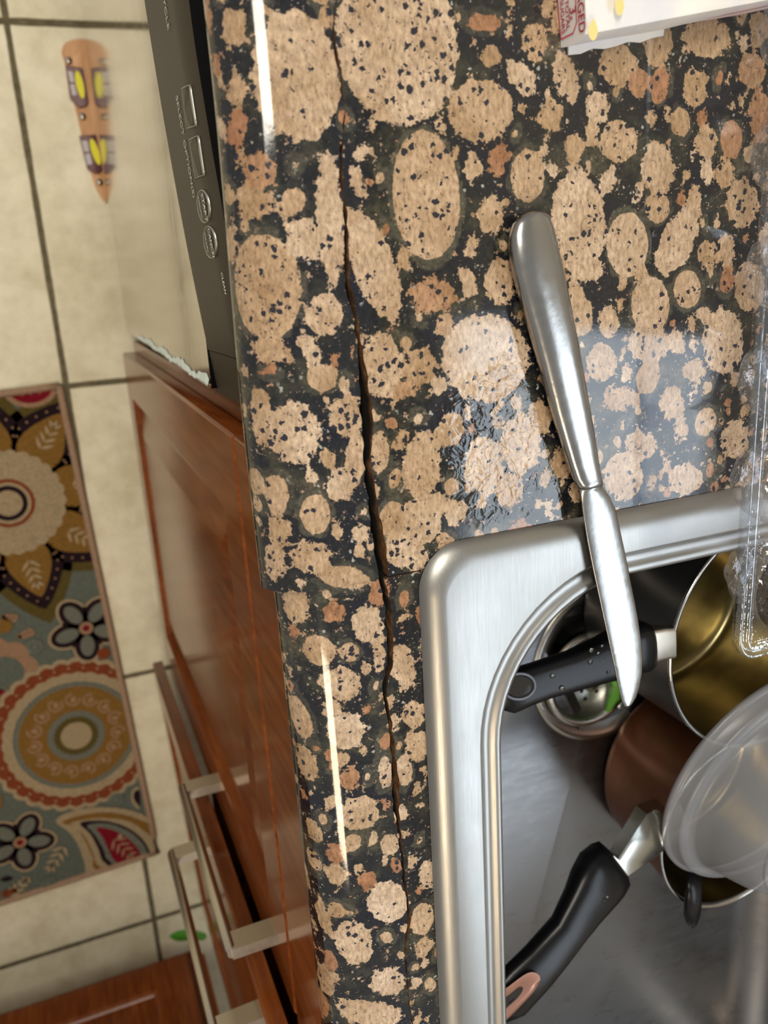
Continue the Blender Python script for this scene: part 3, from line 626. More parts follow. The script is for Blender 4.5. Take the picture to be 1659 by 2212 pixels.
# ------------------------------------------------------------------ table knife
kn = empty('table_knife', at(1250, 1000, .006), 'stainless steel table knife lying across the granite and the sink rim', 'knife')
H_ = [(458,1138,1152,.0010,.0062),(462,1122,1170,.0026,.0062),(475,1108,1184,.0036,.0062),(500,1101,1193,.0044,.0062),(540,1102,1202,.0050,.0062),(580,1109,1211,.0052,.0063),(640,1126,1224,.0052,.0064),(700,1143,1236,.0051,.0066),(760,1160,1248,.0049,.0068),(820,1176,1259,.0046,.0070),(880,1192,1270,.0043,.0072),(940,1210,1281,.0040,.0075),(1000,1229,1291,.0036,.0079),(1028,1239,1296,.0034,.0082),(1040,1245,1298,.0038,.0083),(1050,1250,1299,.0040,.0084)]
mb = MB(); section_loft(mb, [(at(xl, y + (xr - xl) * .12, zc), at(xr, y - (xr - xl) * .12, zc), h) for y, xl, xr, h, zc in H_], n=28, p=2.5)
mb.build('handle', KNIFE, kn, smooth=True)
Bl = [(1046,1249,1300,.0034,.0084),(1056,1252,1301,.0020,.0086),(1064,1254,1306,.0016,.0087),(1080,1256,1317,.0013,.0088),(1110,1260,1330,.0012,.0090),(1160,1268,1341,.0011,.0092),(1220,1280,1354,.0010,.0094),(1280,1293,1366,.0010,.0096),(1340,1306,1378,.0009,.0097),(1390,1317,1385,.0008,.0098),(1430,1326,1388,.0008,.0099),(1460,1332,1387,.0007,.0100),(1490,1338,1381,.0007,.0100),(1510,1343,1374,.0006,.0100),(1522,1348,1366,.0005,.0100),(1528,1353,1359,.0003,.0100)]
mb = MB(); section_loft(mb, [(at(xl, y + (xr - xl) * .12, zc), at(xr, y - (xr - xl) * .12, zc), h) for y, xl, xr, h, zc in Bl], n=20, p=1.6)
mb.build('blade', KNIFE, kn, smooth=True)

# ------------------------------------------------------------------ clear egg carton
CLR = clear('clear_carton_plastic', (.92, .92, .94), .07, .05, 1.5, .45)
FZ = .040; e0 = at(1604, 1350, FZ); e1 = at(1643, 720, FZ)
ex = (e0[0] + e1[0]) / 2 - .0005; ey = at(1630, 1426, FZ)[1]
eg = empty('egg_carton', (ex + .05, ey + .15, .006), 'clear plastic egg carton tray standing open over the sink edge', 'carton')
mb = MB(); c0x = ex + .0075; cs = .0475; c0y = ey + .0085
for i in range(2):
    for j in range(6):
        cx, cy = c0x + cs * (i + .5), c0y + cs * (j + .5); n = 40; R = []
        sq = []
        for k in range(n):
            t = 2 * math.pi * k / n; ct, s_ = math.cos(t), math.sin(t); q = (cs / 2) / max(abs(ct), abs(s_)); sq.append((cx + q * ct, cy + q * s_, FZ - .001))
        R.append(sq)
        for r_, z_ in ((.0222, FZ - .001), (.0212, FZ - .003), (.0198, FZ - .012), (.0178, FZ - .021), (.0150, FZ - .028), (.0110, FZ - .0325), (.0050, FZ - .0330), (.0004, FZ - .0325)):
            w_ = .055 if r_ < .021 else 0
            R.append([(cx + r_ * (1 + w_ * math.cos(8 * 2 * math.pi * k / n)) * math.cos(2 * math.pi * k / n), cy + r_ * (1 + w_ * math.cos(8 * 2 * math.pi * k / n)) * math.sin(2 * math.pi * k / n), z_) for k in range(n)])
        mb.rings(R)
mb.build('cup_tray', CLR, eg, smooth=True)
mb = MB(); W_, H2 = .015 + 2 * cs, .017 + 6 * cs
def fl(d, z, R=.012): return [(x, y, z) for x, y in rr(ex + d, ex + W_ - d, ey + d, ey + H2 - d, max(R - d, .002), 10)]
mb.rings([fl(0, FZ - .005), fl(.0002, FZ - .001), fl(.0012, FZ), fl(.0024, FZ - .0008), fl(.0032, FZ - .0030), fl(.0040, FZ - .0008), fl(.0052, FZ + .0002), fl(.0066, FZ - .0006), fl(.0080, FZ - .001)])
CLF = clear('clear_flange_plastic', (.90, .93, .98), .16, .10, 1.5, .3, (.85, .92, 1.0)); mb.build('flange', CLF, eg, smooth=True)
mb = MB()
for j in range(1, 6):
    mb = MB(); lathe(mb, (c0x + cs * .10, c0y + cs * j, FZ - .001), (0, 0, 1), [(.0062, 0), (.0060, .003), (.0045, .0055), (.0004, .0066)], 24); mb.build('dividing_post', CLR, eg, smooth=True)
    mb = MB(); lathe(mb, (c0x + cs, c0y + cs * j, FZ - .001), (0, 0, 1), [(.0090, 0), (.0082, .006), (.006, .010), (.0004, .0115)], 24); mb.build('dividing_post', CLR, eg, smooth=True)

# ------------------------------------------------------------------ food carton, top right
PAPER = mat('white_paperboard', (.74, .72, .70), .45); v_ = coords(PAPER)
L(PAPER, ramp(PAPER, noise(PAPER, v_, 40, 3), [(.35, (.66, .66, .70)), (.65, (.80, .77, .72))]), P(PAPER).inputs['Base Color'])
RED = mat('red_print', (.60, .03, .06), .45); YEL = mat('yellow_print', (.72, .60, .24), .45); GREY = mat('grey_print', (.42, .42, .48), .5)
q0 = at(1210, 104, 0); q1 = at(1640, 22, 0); q3 = at(1201, -40, 0)
d1 = (q1 - q0) / np.linalg.norm(q1 - q0); d2 = (q3 - q0) / np.linalg.norm(q3 - q0); up = np.array([0, 0, 1.])
bx = empty('food_box', q0, 'white and red printed paperboard food box on the granite, cut by the top edge', 'box')
LX, LY, HZ = .16, .10, .019
def bp(a, b, c): return q0 + d1 * a + d2 * b + up * c
mb = MB(); nn = 12; R = []
for k in range(nn + 1):
    a = LX * k / nn; dn = .0009 * math.sin(k * 1.7) + .0005 * math.sin(k * 3.1); hz = HZ * (.92 + .10 * k / nn)
    R.append([bp(a, 0, .0005), bp(a, -.0012 + dn * .3, hz * .5 + dn), bp(a, .0008, hz - .001), bp(a, .003, hz), bp(a, LY * .5, hz + .0012), bp(a, LY, hz), bp(a, LY, .0005)])
mb.rings(R, close=True, cap0=True, cap1=True); mb.build('carton', PAPER, bx, smooth=True, angle=35)
mb = MB(); R = []
for k in range(9):
    a = .003 + .046 * k / 8; o_ = .0030 + .0006 * math.sin(k * 2.3)
    R.append([bp(a, .001, .0004), bp(a, -o_, .0003), bp(a, -o_, .0010), bp(a, .001, .0016)])
mb.rings(R, cap0=True, cap1=True); mb.build('bottom_flap', PAPER, bx)
def text_mesh(s, size, fn, name, m, parent, extrude=.0002, align='LEFT', sx=1.0):
    """text laid on a surface by fn(s, t) -> world point"""
    cu = bpy.data.curves.new(name, 'FONT'); cu.body = s; cu.size = size; cu.align_x = align; cu.align_y = 'CENTER'
    to = bpy.data.objects.new('tmp_text', cu); col.objects.link(to)
    dg = bpy.context.evaluated_depsgraph_get(); me = bpy.data.meshes.new_from_object(to.evaluated_get(dg))
    V = [fn(v.co.x * sx, v.co.y) for v in me.vertices]; Fc = [tuple(p.vertices) for p in me.polygons]
    col.objects.unlink(to); bpy.data.objects.remove(to); bpy.data.curves.remove(cu); bpy.data.meshes.remove(me)
    return V, Fc
def side(s, t): return q0 - d1 * .00035 + d2 * (.0 - s) + up * t    # s runs towards the viewer's end of the face
BOLD = [(0, 0), (.00006, 0), (0, .00006)]
def lettering(items, name, m, parent, fn):
    mb = MB()
    for s, size, s0, t0, sx in items:
        for dx, dy in BOLD:
            V, Fc = text_mesh(s, size, lambda a, b: fn(s0 + a + dx, t0 + b + dy), name, m, parent, sx=sx); mb.add(V, Fc)
    return mb.build(name, m, parent)
lettering([('3', .0058, -.0120, .0099, 1.0), ('g', .0028, -.0088, .0092, 1.0), ('TOTAL', .0034, -.0150, .0064, .95), ('SUGARS', .0034, -.0160, .0032, .95), ('PACKAGED', .0056, -.0285, .0150, .92)], 'lettering', RED, bx, side)
mb = MB()
def strip2(pts, w):
    for a, b in zip(pts[:-1], pts[1:]):
        a = np.array(a); b = np.array(b); d = (b - a) / np.linalg.norm(b - a); nrm = np.array([-d[1], d[0]]) * w / 2; e = d * w / 2
        mb.add([side(*(a - e - nrm)), side(*(b + e - nrm)), side(*(b + e + nrm)), side(*(a - e + nrm))], [(0, 1, 2, 3)])
strip2([(-.0185, .0008), (-.0028, .0014), (-.0030, .0095), (-.0060, .0122), (-.0180, .0124), (-.0185, .0008)], .0005)
strip2([(-.040, .0006), (-.0205, .0006), (-.0205, .0124), (-.040, .0124)], .0005)
mb.build('label_frame', RED, bx)
mb = MB()
for (px_, py_, r_) in ((1277, 66, .0030), (1334, 12, .0030)):
    c = at(px_, py_, HZ + .0002); ring = [(c[0] + r_ * .7 * math.cos(t) * (1 - .5 * max(0, math.sin(t))), c[1] + r_ * 1.2 * math.sin(t), HZ + .0014) for t in np.linspace(0, 2 * math.pi, 20, endpoint=False)]
    mb.add(ring, [tuple(range(20))])
mb.build('yellow_print', YEL, bx)
mb = MB(); mb.add([bp(.055, -.0016, .010), bp(.10, -.0016, .0125), bp(.10, -.0016, .0138), bp(.075, -.0016, .0125)], [(0, 1, 2, 3)]); mb.build('red_print_stripe', RED, bx)

# ------------------------------------------------------------------ dishwasher
DYC, DW2 = .230, .300
def panX(y, z):
    u = (y - DYC) / DW2
    xb = .0925 - .0165 * (1 - min(u * u, 1.0))
    if z > -.128: xb += ((z + .128) / .07) ** 2 * .020 + (z + .128) * .05
    return xb + (z + .195) * .030
dw = empty('dishwasher', (.20, DYC, -.91), 'stainless dishwasher with dark bowed control panel under the granite edge', 'dishwasher')
mb = MB(); mb.box((.0925, DYC - DW2 + .002, -.862), (.112, DYC + DW2, -.198), bev=.002)
mb.V = [(x + .0197 * (-.2 - z_), y, z_) for x, y, z_ in mb.V]      # the door stands a touch ajar at the top
mb.build('door', DWFACE, dw)
def sheet(y0, y1, z0, z1, ny, nz, fx, mb, th=.02, m=0):
    V = []
    for i in range(ny + 1):
        for j in range(nz + 1):
            y = y0 + (y1 - y0) * i / ny; z = z0 + (z1 - z0) * j / nz; V.append((fx(y, z), y, z))
    b = len(V); Fc = []
    for i in range(ny):
        for j in range(nz): a = i * (nz + 1) + j; Fc.append((a, a + 1, a + nz + 2, a + nz + 1))
    V2 = [(x + th, y, z) for x, y, z in V]
    V += V2
    for i in range(ny):
        for j in (0, nz): a = i * (nz + 1) + j; Fc.append((a, a + nz + 1, b + a + nz + 1, b + a))
    for j in range(nz):
        for i in (0, ny): a = i * (nz + 1) + j; Fc.append((a, a + 1, b + a + 1, b + a))
    mb.add(V, Fc, m)
YS = -.0435
mb = MB(); sheet(YS + .0006, DYC + DW2, -.1935, -.040, 60, 40, panX, mb); mb.build('control_panel', DWPANEL, dw, smooth=True, angle=40)
mb = MB(); sheet(DYC - DW2 + .001, YS, -.200, -.040, 8, 30, lambda y, z: panX(y, z) + .0006, mb); mb.build('panel_end_cap', DWPANEL, dw, smooth=True, angle=40)
mb = MB(); mb.box((.127, DYC - DW2 + .004, -.864), (.66, DYC + DW2, -.045)); mb.build('tub', DARKIN, dw)
mb = MB(); mb.box((.128, DYC - DW2 + .004, -.905), (.140, DYC + DW2, -.866)); mb.build('toe_panel', DWBLACK, dw)
mb = MB(); tube(mb, [(.0918, DYC - DW2 + .004 + .6 * k / 20, -.1965) for k in range(21)], .0022, 8); mb.build('door_gap_shade', DWBLACK, dw, smooth=True)  # black tube added as the shade of the gap between door and panel
def psurf(off): return lambda s, t: np.array([panX(s, t) - off, s, t])
def ring_on_panel(mb, loop, w, off=.0004, h=.0006):
    P_ = np.array(loop); c = P_.mean(0); R = []
    for sc, o_ in ((0, off - .0004), (.3, off + h), (.7, off + h), (1.0, off)):
        R.append([psurf(o_)(*(p + (c - p) / np.linalg.norm(c - p) * w * sc)) for p in P_])
    mb.rings(R)
def button(loop, name='button'):
    mb = MB(); P_ = np.array(loop); c = P_.mean(0)
    mb.rings([[psurf(.0003)(*p) for p in P_], [psurf(.0009)(*(c + (p - c) * .9)) for p in P_]], cap1=True)
    b = mb.build(name, BTN, dw, smooth=False)
    mb = MB(); ring_on_panel(mb, loop, .0007); mb.build('button_ring', CHROME, b, smooth=True); return b
def oval(c, a, b, sk, n=40): return [(c[0] + a * math.cos(2 * math.pi * k / n), c[1] + b * math.sin(2 * math.pi * k / n) + sk * a * math.cos(2 * math.pi * k / n)) for k in range(n)]
def onp(px_, py_):
    """photo pixel -> (y, z) on the bowed panel"""
    lo, hi = .055, .125
    for _ in range(40):
        X = (lo + hi) / 2; q = atX(px_, py_, X)
        if panX(q[1], q[2]) > X: lo = X
        else: hi = X
    return (q[1], q[2])
pe = np.array([onp(*p) for p in ((504, 600), (497, 540), (480, 430), (462, 330), (447, 240), (432, 150), (420, 70), (411, 0))]); pe = np.vstack([pe, [.16, pe[-1][1] - .001], [.36, pe[-1][1] - .001], [.50, -.105]])
mb = MB(); V = []; ny = 60
for i in range(ny + 1):
    y = pe[0][0] + (.50 - pe[0][0]) * i / ny; ze = np.interp(y, pe[:, 0], pe[:, 1])
    for k in range(8):
        z = ze + (-.045 - ze) * k / 7; V.append((panX(y, z) - .0006 + .0, y, z))
mb.add(V, [(i * 8 + k, i * 8 + k + 1, (i + 1) * 8 + k + 1, (i + 1) * 8 + k) for i in range(ny) for k in range(7)])
mb.build('handle_recess', DWBLACK, dw, smooth=True)
def quad(a, b, c, d, k=5):
    P_ = [np.array(onp(*p)) for p in (a, b, c, d)]; out = []
    for i in range(4):
        for t in range(k): out.append(P_[i] + (P_[(i + 1) % 4] - P_[i]) * t / k)
    return out
button(quad((396, 190), (412, 182), (426, 273), (407, 279)))
button(quad((412, 300), (430, 292), (443, 380), (425, 386)))
c1 = np.array(onp(441, 446)); c2 = np.array(onp(456, 523))
def ovalpx(cx, cy, rx, ry, an): 
    an = math.radians(an); return [np.array(onp(cx + rx * math.cos(t) * math.cos(an) - ry * math.sin(t) * math.sin(an), cy + rx * math.cos(t) * math.sin(an) + ry * math.sin(t) * math.cos(an))) for t in np.linspace(0, 2 * math.pi, 36, endpoint=False)]
bs = button(ovalpx(442, 446, 12.5, 37, -7)); bc_ = button(ovalpx(456, 523, 12.5, 36, -7))
def panel_text(items, parent, name='lettering', off=.0004, m=PRINT, bold=.00005):
    mb = MB()
    for s, size, p0, sx in items:
        y0, z0 = onp(*p0)
        for k in ((0, 0), (bold, 0), (0, bold)):
            V, Fc = text_mesh(s, size, lambda a, b: psurf(off)(y0 - a - k[0], z0 + b + k[1]), name, m, parent, sx=sx); mb.add(V, Fc)
    return mb.build(name, m, parent)
for t_ in (('SELECT OPTION(S)', .0066, (383, 206), .86), ('CYCLE', .0066, (352, -27), .9), ('CLEAN', .0038, (480, 588), .9)): panel_text([t_], dw)
panel_text([('START', .0054, (441, 417), .84), ('RESUME', .0036, (433, 424), .80)], bs, off=.0012, m=PRINT)
panel_text([('CANCEL', .0050, (455, 492), .78), ('DRAIN', .0036, (447, 502), .85)], bc_, off=.0012, m=PRINT)
mb = MB(); R = []; n = 46
fX = lambda z_: .0925 + .0197 * (-.2 - z_)
A1 = np.array([0, -.0660, -.70]); A2 = np.array([0, -.0690, -.215])
for k in range(n + 1):
    t = k / n; c = A1 + (A2 - A1) * t; w1 = .0035 + .003 * abs(math.sin(k * 1.3)) + .002 * math.sin(k * .6); w1 *= min(1, 6 * t + .15)
    R.append([(fX(c[2]) - .0004, c[1] + .0005, c[2]), (fX(c[2]) - .0016 - .0012 * abs(math.sin(k * 1.9)), c[1] + w1 * .5, c[2]), (fX(c[2]) - .0004, c[1] + w1 + .001, c[2] + .002 * math.sin(k * 2.7))])
mb.rings(R, close=False); q = mb.build('peeling_film', PEEL, dw); q['label'] = 'pale blue strip of peeling protective film'

# ------------------------------------------------------------------ cabinets
def raised_door(root, y0, y1, z0, z1, X, th=.019, T=None, name='door', axis='x'):
    """frame-and-raised-panel door whose face looks towards -X; T maps a local point"""
    T = T or (lambda p: p); mb = MB()
    def lp(d, dx): return [T(np.array([X + dx, a, b])) for a, b in rr(y0 + d, y1 - d, z0 + d, z1 - d, .0015, 2)]
    mb.rings([lp(0, th), lp(0, .002), lp(.002, 0), lp(.052, 0), lp(.055, .002), lp(.058, .0065), lp(.064, .0070), lp(.067, .0068), lp(.092, .0030), lp(.095, .0028)], cap0=True, cap1=True)
    return mb.build(name, WOOD, root, smooth=True, angle=25)
def bar_handle(parent, X, y, z0, z1, T=None, out=.034):
    T = T or (lambda p: p); mb = MB()
    def lp(x, zc, hy, hz): return None
    R = []
    for zz_ in (z0, z0 + .002, z1 - .002, z1):
        e = .0035 if zz_ in (z0, z1) else .0045
        R.append([T(np.array([X - out + e * 1.2 * math.cos(t) * .8, y + e * 1.25 * math.sin(t), zz_])) for t in np.linspace(0, 2 * math.pi, 14, endpoint=False)])
    mb.rings(R, cap0=True, cap1=True)
    h = mb.build('handle', NICKEL, parent, smooth=True, angle=50)
    for zc in (z0 + .0075, z1 - .0075):
        mb = MB(); c = [T(np.array([X - out + dx, y + dy, zc + dz])) for dx, dy, dz in ((0, -.0045, -.0092), (0, .0045, -.0092), (0, .0045, .0092), (0, -.0045, .0092))]
        c2_ = [T(np.array([X, y + dy, zc + dz])) for dy, dz in ((-.0045, -.0092), (.0045, -.0092), (.0045, .0092), (-.0045, .0092))]
        mb.rings([c, c2_], cap0=True, cap1=True); mb.build('handle_post', NICKEL, h)
    return h
cab = empty('sink_cabinet', (.38, -.51, -.91), 'glossy red-brown wooden sink cabinet with two tall doors and bar handles', 'cabinet')
mb = MB(); FX = .107
mb.box((FX, -.094, -.81), (.66, -.076, -.182)).box((FX, -.955, -.81), (.66, -.937, -.182)).box((FX + .02, -.937, -.81), (.66, -.094, -.795)).box((.64, -.937, -.795), (.66, -.094, -.182))
mb.box((FX, -.937, -.16), (FX + .018, -.094, -.040)).box((.165, -.95, -.91), (.185, -.08, -.81))
mb.box((FX, -.535, -.80), (FX + .018, -.49, -.16))
mb.build('cabinet_body', WOOD, cab)
mb = MB(); mb.box((.0925, -.935, -.1605), (.107, -.0895, -.038), bev=.0012); mb.build('top_rail', WOOD, cab)
D1 = raised_door(cab, -.5125, -.0895, -.812, -.1635, .092, .014)
bar_handle(D1, .092, -.473, -.424, -.199)
ang = math.asin(.020 / .42); hy = -.9355
def swing(p):
    dx, dy = p[0] - .106, p[1] - hy
    return np.array([.106 + dx * math.cos(ang) - dy * math.sin(ang), hy + dx * math.sin(ang) + dy * math.cos(ang), p[2]])
D2 = raised_door(cab, hy, -.5155, -.812, -.1635, .092, .014, T=swing)
bar_handle(D2, .092, -.552, -.442, -.209, T=swing)
sc_ = empty('base_cabinet', (-.35, -1.25, -.91), 'red-brown wooden cabinet at the far end of the tiled floor', 'cabinet')
mb = MB(); mb.box((-1.1, -1.55, -.81), (.085, -1.023, -.05)).box((-1.1, -1.5, -.91), (.085, -1.10, -.81)); mb.build('cabinet_body', WOOD, sc_)
def face_y(p): return np.array([p[1], -1.005 - (p[0]), p[2]])
raised_door(sc_, -.56, .060, -.805, -.23, 0, .018, T=face_y); raised_door(sc_, -1.09, -.565, -.805, -.23, 0, .018, T=face_y)
mb = MB(); mb.box((-1.09, -1.022, -.22), (.06, -1.004, -.07), bev=.002); mb.build('drawer_front', WOOD, sc_)

# ------------------------------------------------------------------ wooden stick and scraps on the floor
def flat(mb, pts, z0, h, m=0, smooth=True):
    P_ = smooth_loop(pts, 3) if smooth else [np.array(p, float) for p in pts]
    a = [at(*p, z0) for p in P_]; c = np.mean(P_, 0); b = [np.array([q[0], q[1], z0 + h]) for q in a]
    cc = np.mean(b, 0); b2 = [cc + (q - cc) * .97 + np.array([0, 0, .0004]) for q in b]
    mb.rings([a, b, b2], cap0=True, cap1=True, m=m)
SW = mat('light_stick_wood', rough=.5); v_ = coords(SW, (1, .12, 1))
L(SW, ramp(SW, noise(SW, v_, 160, 4), [(.3, (.42, .20, .08)), (.7, (.62, .34, .16))]), P(SW).inputs['Base Color'])
MAR = mat('maroon_tag', (.075, .006, .014), .3); YO = mat('yellow_oval', (.72, .66, .01), .4); WT = mat('white_print', (.62, .58, .60), .5); SNP = mat('snap_metal', (.6, .55, .5), .2, 1.0)
sk = empty('wooden_stick', at(180, 260, -.909), 'pencil-shaped wooden stick with two maroon tags lying by the dishwasher foot', 'stick')
mb = MB(); flat(mb, [(133,112),(140,96),(158,88),(178,86),(194,92),(202,108),(204,140),(210,190),(216,250),(224,320),(232,390),(231,436),(222,432),(206,405),(196,372),(182,318),(166,248),(150,185),(139,135)], -.910, .004); mb.build('stick', SW, sk, smooth=True, angle=40)
for T1, oc, orr, blocks, names in (([(141,142),(178,149),(191,222),(186,230),(171,234),(151,213)], (172.5, 183), (8, 31, -13), [((146,153),(157,155),(161,178),(151,177)), ((151,182),(161,182),(166,206),(156,206))], 0),
                            ([(171,295),(207,292),(221,368),(214,375),(203,375),(188,365)], (206, 328), (8, 30, -18), [((176,304),(189,304),(193,328),(182,328)), ((183,333),(194,331),(200,354),(189,357))], 1)):
    mb = MB(); flat(mb, T1, -.906, .0035, smooth=False); tg = mb.build('tag', MAR, sk)
    mb = MB(); an = math.radians(orr[2]); pts = [(oc[0] + orr[0] * math.cos(t) * math.cos(an) - orr[1] * math.sin(t) * math.sin(an), oc[1] + orr[0] * math.cos(t) * math.sin(an) + orr[1] * math.sin(t) * math.cos(an)) for t in np.linspace(0, 2 * math.pi, 20, endpoint=False)]
    flat(mb, pts, -.9022, .0003, smooth=False); mb.build('yellow_oval', YO, tg)
    mb = MB()
    for b_ in blocks:
        p = [np.array(x, float) for x in b_]
        for k in range(3):
            t0, t1 = k / 3 + .04, (k + 1) / 3 - .05
            flat(mb, [p[0] + (p[1] - p[0]) * t0, p[0] + (p[1] - p[0]) * t1, p[3] + (p[2] - p[3]) * t1, p[3] + (p[2] - p[3]) * t0], -.9022, .0003, smooth=False)
    mb.build('white_print_blocks', WT, tg)
for c in ((148, 131), (178, 252), (215, 394)):
    mb = MB(); q = at(*c, -.9055); lathe(mb, q, (0, 0, 1), [(.0045, 0), (.0045, .0012), (.003, .0028), (.0003, .0034)], 18); mb.build('metal_snap', SNP, sk, smooth=True)
LEAF = mat('green_leaf_scrap', (.07, .28, .02), .45); LEAF2 = mat('pale_green_leaf_scrap', (.13, .36, .05), .4)
mb = MB(); flat(mb, [(366,2022),(385,2010),(410,2008),(432,2012),(446,2018),(440,2030),(415,2028),(385,2032)], -.910, .0015); o = mb.build('leaf_scrap', LEAF, None, smooth=True); tag(o, 'small green leaf scrap on the floor tile by the cabinets', 'leaf')
V = [at(1322,1535,-.150), at(1310,1590,-.160), at(1318,1560,-.148), at(1340,1478,-.128), at(1316,1500,-.128), at(1345,1530,-.140), at(1300,1600,-.168), at(1325,1560,-.160)]
mb = MB(); R = []
for (a, b, z_) in (((1318,1466),(1330,1468),-.150), ((1316,1480),(1352,1486),-.156), ((1312,1502),(1346,1512),-.162), ((1308,1524),(1326,1532),-.166), ((1304,1542),(1312,1546),-.169)):
    p, q = at(*a, z_), at(*b, z_); mid = (p + q) / 2 + np.array([0, 0, .002]); R.append([p, mid, q, mid - np.array([0, 0, .0025])])
mb.rings(R, cap0=True, cap1=True); o = mb.build('leaf_scrap', LEAF2, None, smooth=True); tag(o, 'bright green leaf scrap in the sink between the drain and copper pan', 'leaf')

# ------------------------------------------------------------------ rug
RZ = -.9060
TR = at(133, 826, RZ); BR = at(346, 1842, RZ); vd = (BR - TR) / np.linalg.norm(BR - TR); ud = np.array([vd[1], -vd[0], 0.])
RL, RWD = np.linalg.norm(BR - TR), .50
def loc(p): d = np.array(p) - TR; return np.array([d @ ud, d @ vd])       # u inwards from the right edge, v along it
CW = dict(slate=(.115, .130, .108), cream=(.36, .275, .165), gold=(.21, .110, .025), olive=(.095, .070, .018), rust=(.20, .048, .018), dark=(.018, .009, .012), red=(.19, .008, .018), peach=(.31, .185, .11), grey=(.15, .155, .125))
RM = {k: cloth(k, v) for k, v in CW.items()}; RK = list(CW)
rug = empty('kitchen_rug', TR + ud * RWD / 2 + vd * RL / 2 - np.array([0, 0, .004]), 'patterned rug with medallions and flowers on the tiled floor', 'rug')
class Rug(MB):
    z = .0002
    def poly(s, pts, c):
        """clip a (u, v) polygon to the rug and add it one thread higher"""
        P_ = [np.array(p, float) for p in pts]
        for ax, lim, sg in ((0, .007, 1), (0, RWD - .007, -1), (1, .007, 1), (1, RL - .007, -1)):
            out = []
            for i in range(len(P_)):
                a, b = P_[i - 1], P_[i]; ia, ib = (a[ax] - lim) * sg >= 0, (b[ax] - lim) * sg >= 0
                if ia != ib: out.append(a + (b - a) * (lim - a[ax]) / (b[ax] - a[ax]))
                if ib: out.append(b)
            P_ = out
            if len(P_) < 3: return
        s.add([TR + ud * p[0] + vd * p[1] + np.array([0, 0, s.z]) for p in P_], [tuple(range(len(P_)))], RK.index(c))
    def up(s, d=.00007): s.z += d
    def disc(s, c, r, col_, sc=0, am=0, n=72, ry=None, an=0, ph=0):
        ry = ry or r; s.poly([(c[0] + (r * (1 + am * abs(math.sin(sc * t / 2 + ph)))) * math.cos(t) * math.cos(an) - ry * (1 + am * abs(math.sin(sc * t / 2 + ph))) * math.sin(t) * math.sin(an),
                              c[1] + (r * (1 + am * abs(math.sin(sc * t / 2 + ph)))) * math.cos(t) * math.sin(an) + ry * (1 + am * abs(math.sin(sc * t / 2 + ph))) * math.sin(t) * math.cos(an)) for t in np.linspace(0, 2 * math.pi, n if not sc else sc * 8, endpoint=False)], col_)
g = Rug()
def px_uv(px_, py_): return loc(at(px_, py_, RZ))
def petal(c, an, r0, r1, w, k=.5, n=16):
    d = np.array([math.cos(an), math.sin(an)]); p = np.array([-d[1], d[0]]); L_ = r1 - r0; A = []; B2 = []
    for i in range(n + 1):
        t = i / n; ww = w * math.sin(math.pi * t ** k) ** .8 if 0 < t < 1 else 0
        A.append(c + d * (r0 + L_ * t) + p * ww); B2.append(c + d * (r0 + L_ * t) - p * ww)
    return A + B2[::-1][1:-1]
def sprig(c, an, L_, col_='cream', w=.0022, n=4):
    d = np.array([math.cos(an), math.sin(an)])
    for i in range(n):
        b = c + d * (L_ * (i + .3) / n)
        for s_ in (-1, 1): g.poly(petal(b, an + s_ * .8, 0, L_ * .42 * (1 - .12 * i), w, .8, 6), col_)
    g.poly(petal(c + d * L_ * .8, an, 0, L_ * .3, w, .8, 6), col_)
def bigflower(c, Rc, ph):
    for k in range(8):
        a = ph + k * math.pi / 4; g.poly(petal(c, a, Rc * .6, Rc * 2.55, Rc * .78, .62), 'olive')
    g.up()
    for k in range(8): g.poly(petal(c, ph + k * math.pi / 4, Rc * .7, Rc * 2.25, Rc * .62, .62), 'dark')
    g.up()
    for k in range(8):
        a = ph + k * math.pi / 4; outl = petal(c, a, Rc * .75, Rc * 2.12, Rc * .52, .62)
        for q in outl[3:-3:2]: g.disc(q, Rc * .022, 'peach', n=6)
    for k in range(8): g.poly(petal(c, ph + k * math.pi / 4, Rc * .8, Rc * 1.98, Rc * .41, .6), 'gold')
    g.up()
    for k in range(8):
        a = ph + k * math.pi / 4; sprig(c + Rc * 1.15 * np.array([math.cos(a), math.sin(a)]), a, Rc * .6, 'cream', Rc * .03)
    g.disc(c, Rc * .98, 'cream', 26, .05); g.up()
    g.disc(c, Rc * .47, 'rust'); g.up(); g.disc(c, Rc * .40, 'cream'); g.up(); g.disc(c, Rc * .34, 'dark'); g.up(); g.disc(c, Rc * .25, 'cream'); g.up()
def flower(c, R_, ph, petc='grey', cc='red'):
    for k in range(5): a = ph + k * 2 * math.pi / 5; g.disc(c + R_ * .55 * np.array([math.cos(a), math.sin(a)]), R_ * .56, 'cream', ry=R_ * .42, an=a, n=24)
    g.up()
    for k in range(5): a = ph + k * 2 * math.pi / 5; g.disc(c + R_ * .55 * np.array([math.cos(a), math.sin(a)]), R_ * .48, 'dark', ry=R_ * .35, an=a, n=24)
    g.up()
    for k in range(5): a = ph + k * 2 * math.pi / 5; g.disc(c + R_ * .56 * np.array([math.cos(a), math.sin(a)]), R_ * .33, petc, ry=R_ * .20, an=a, n=24)
    g.disc(c, R_ * .20, 'peach' if cc == 'red' else 'red', n=24); g.up(); g.disc(c, R_ * .10, cc, n=20); g.up()
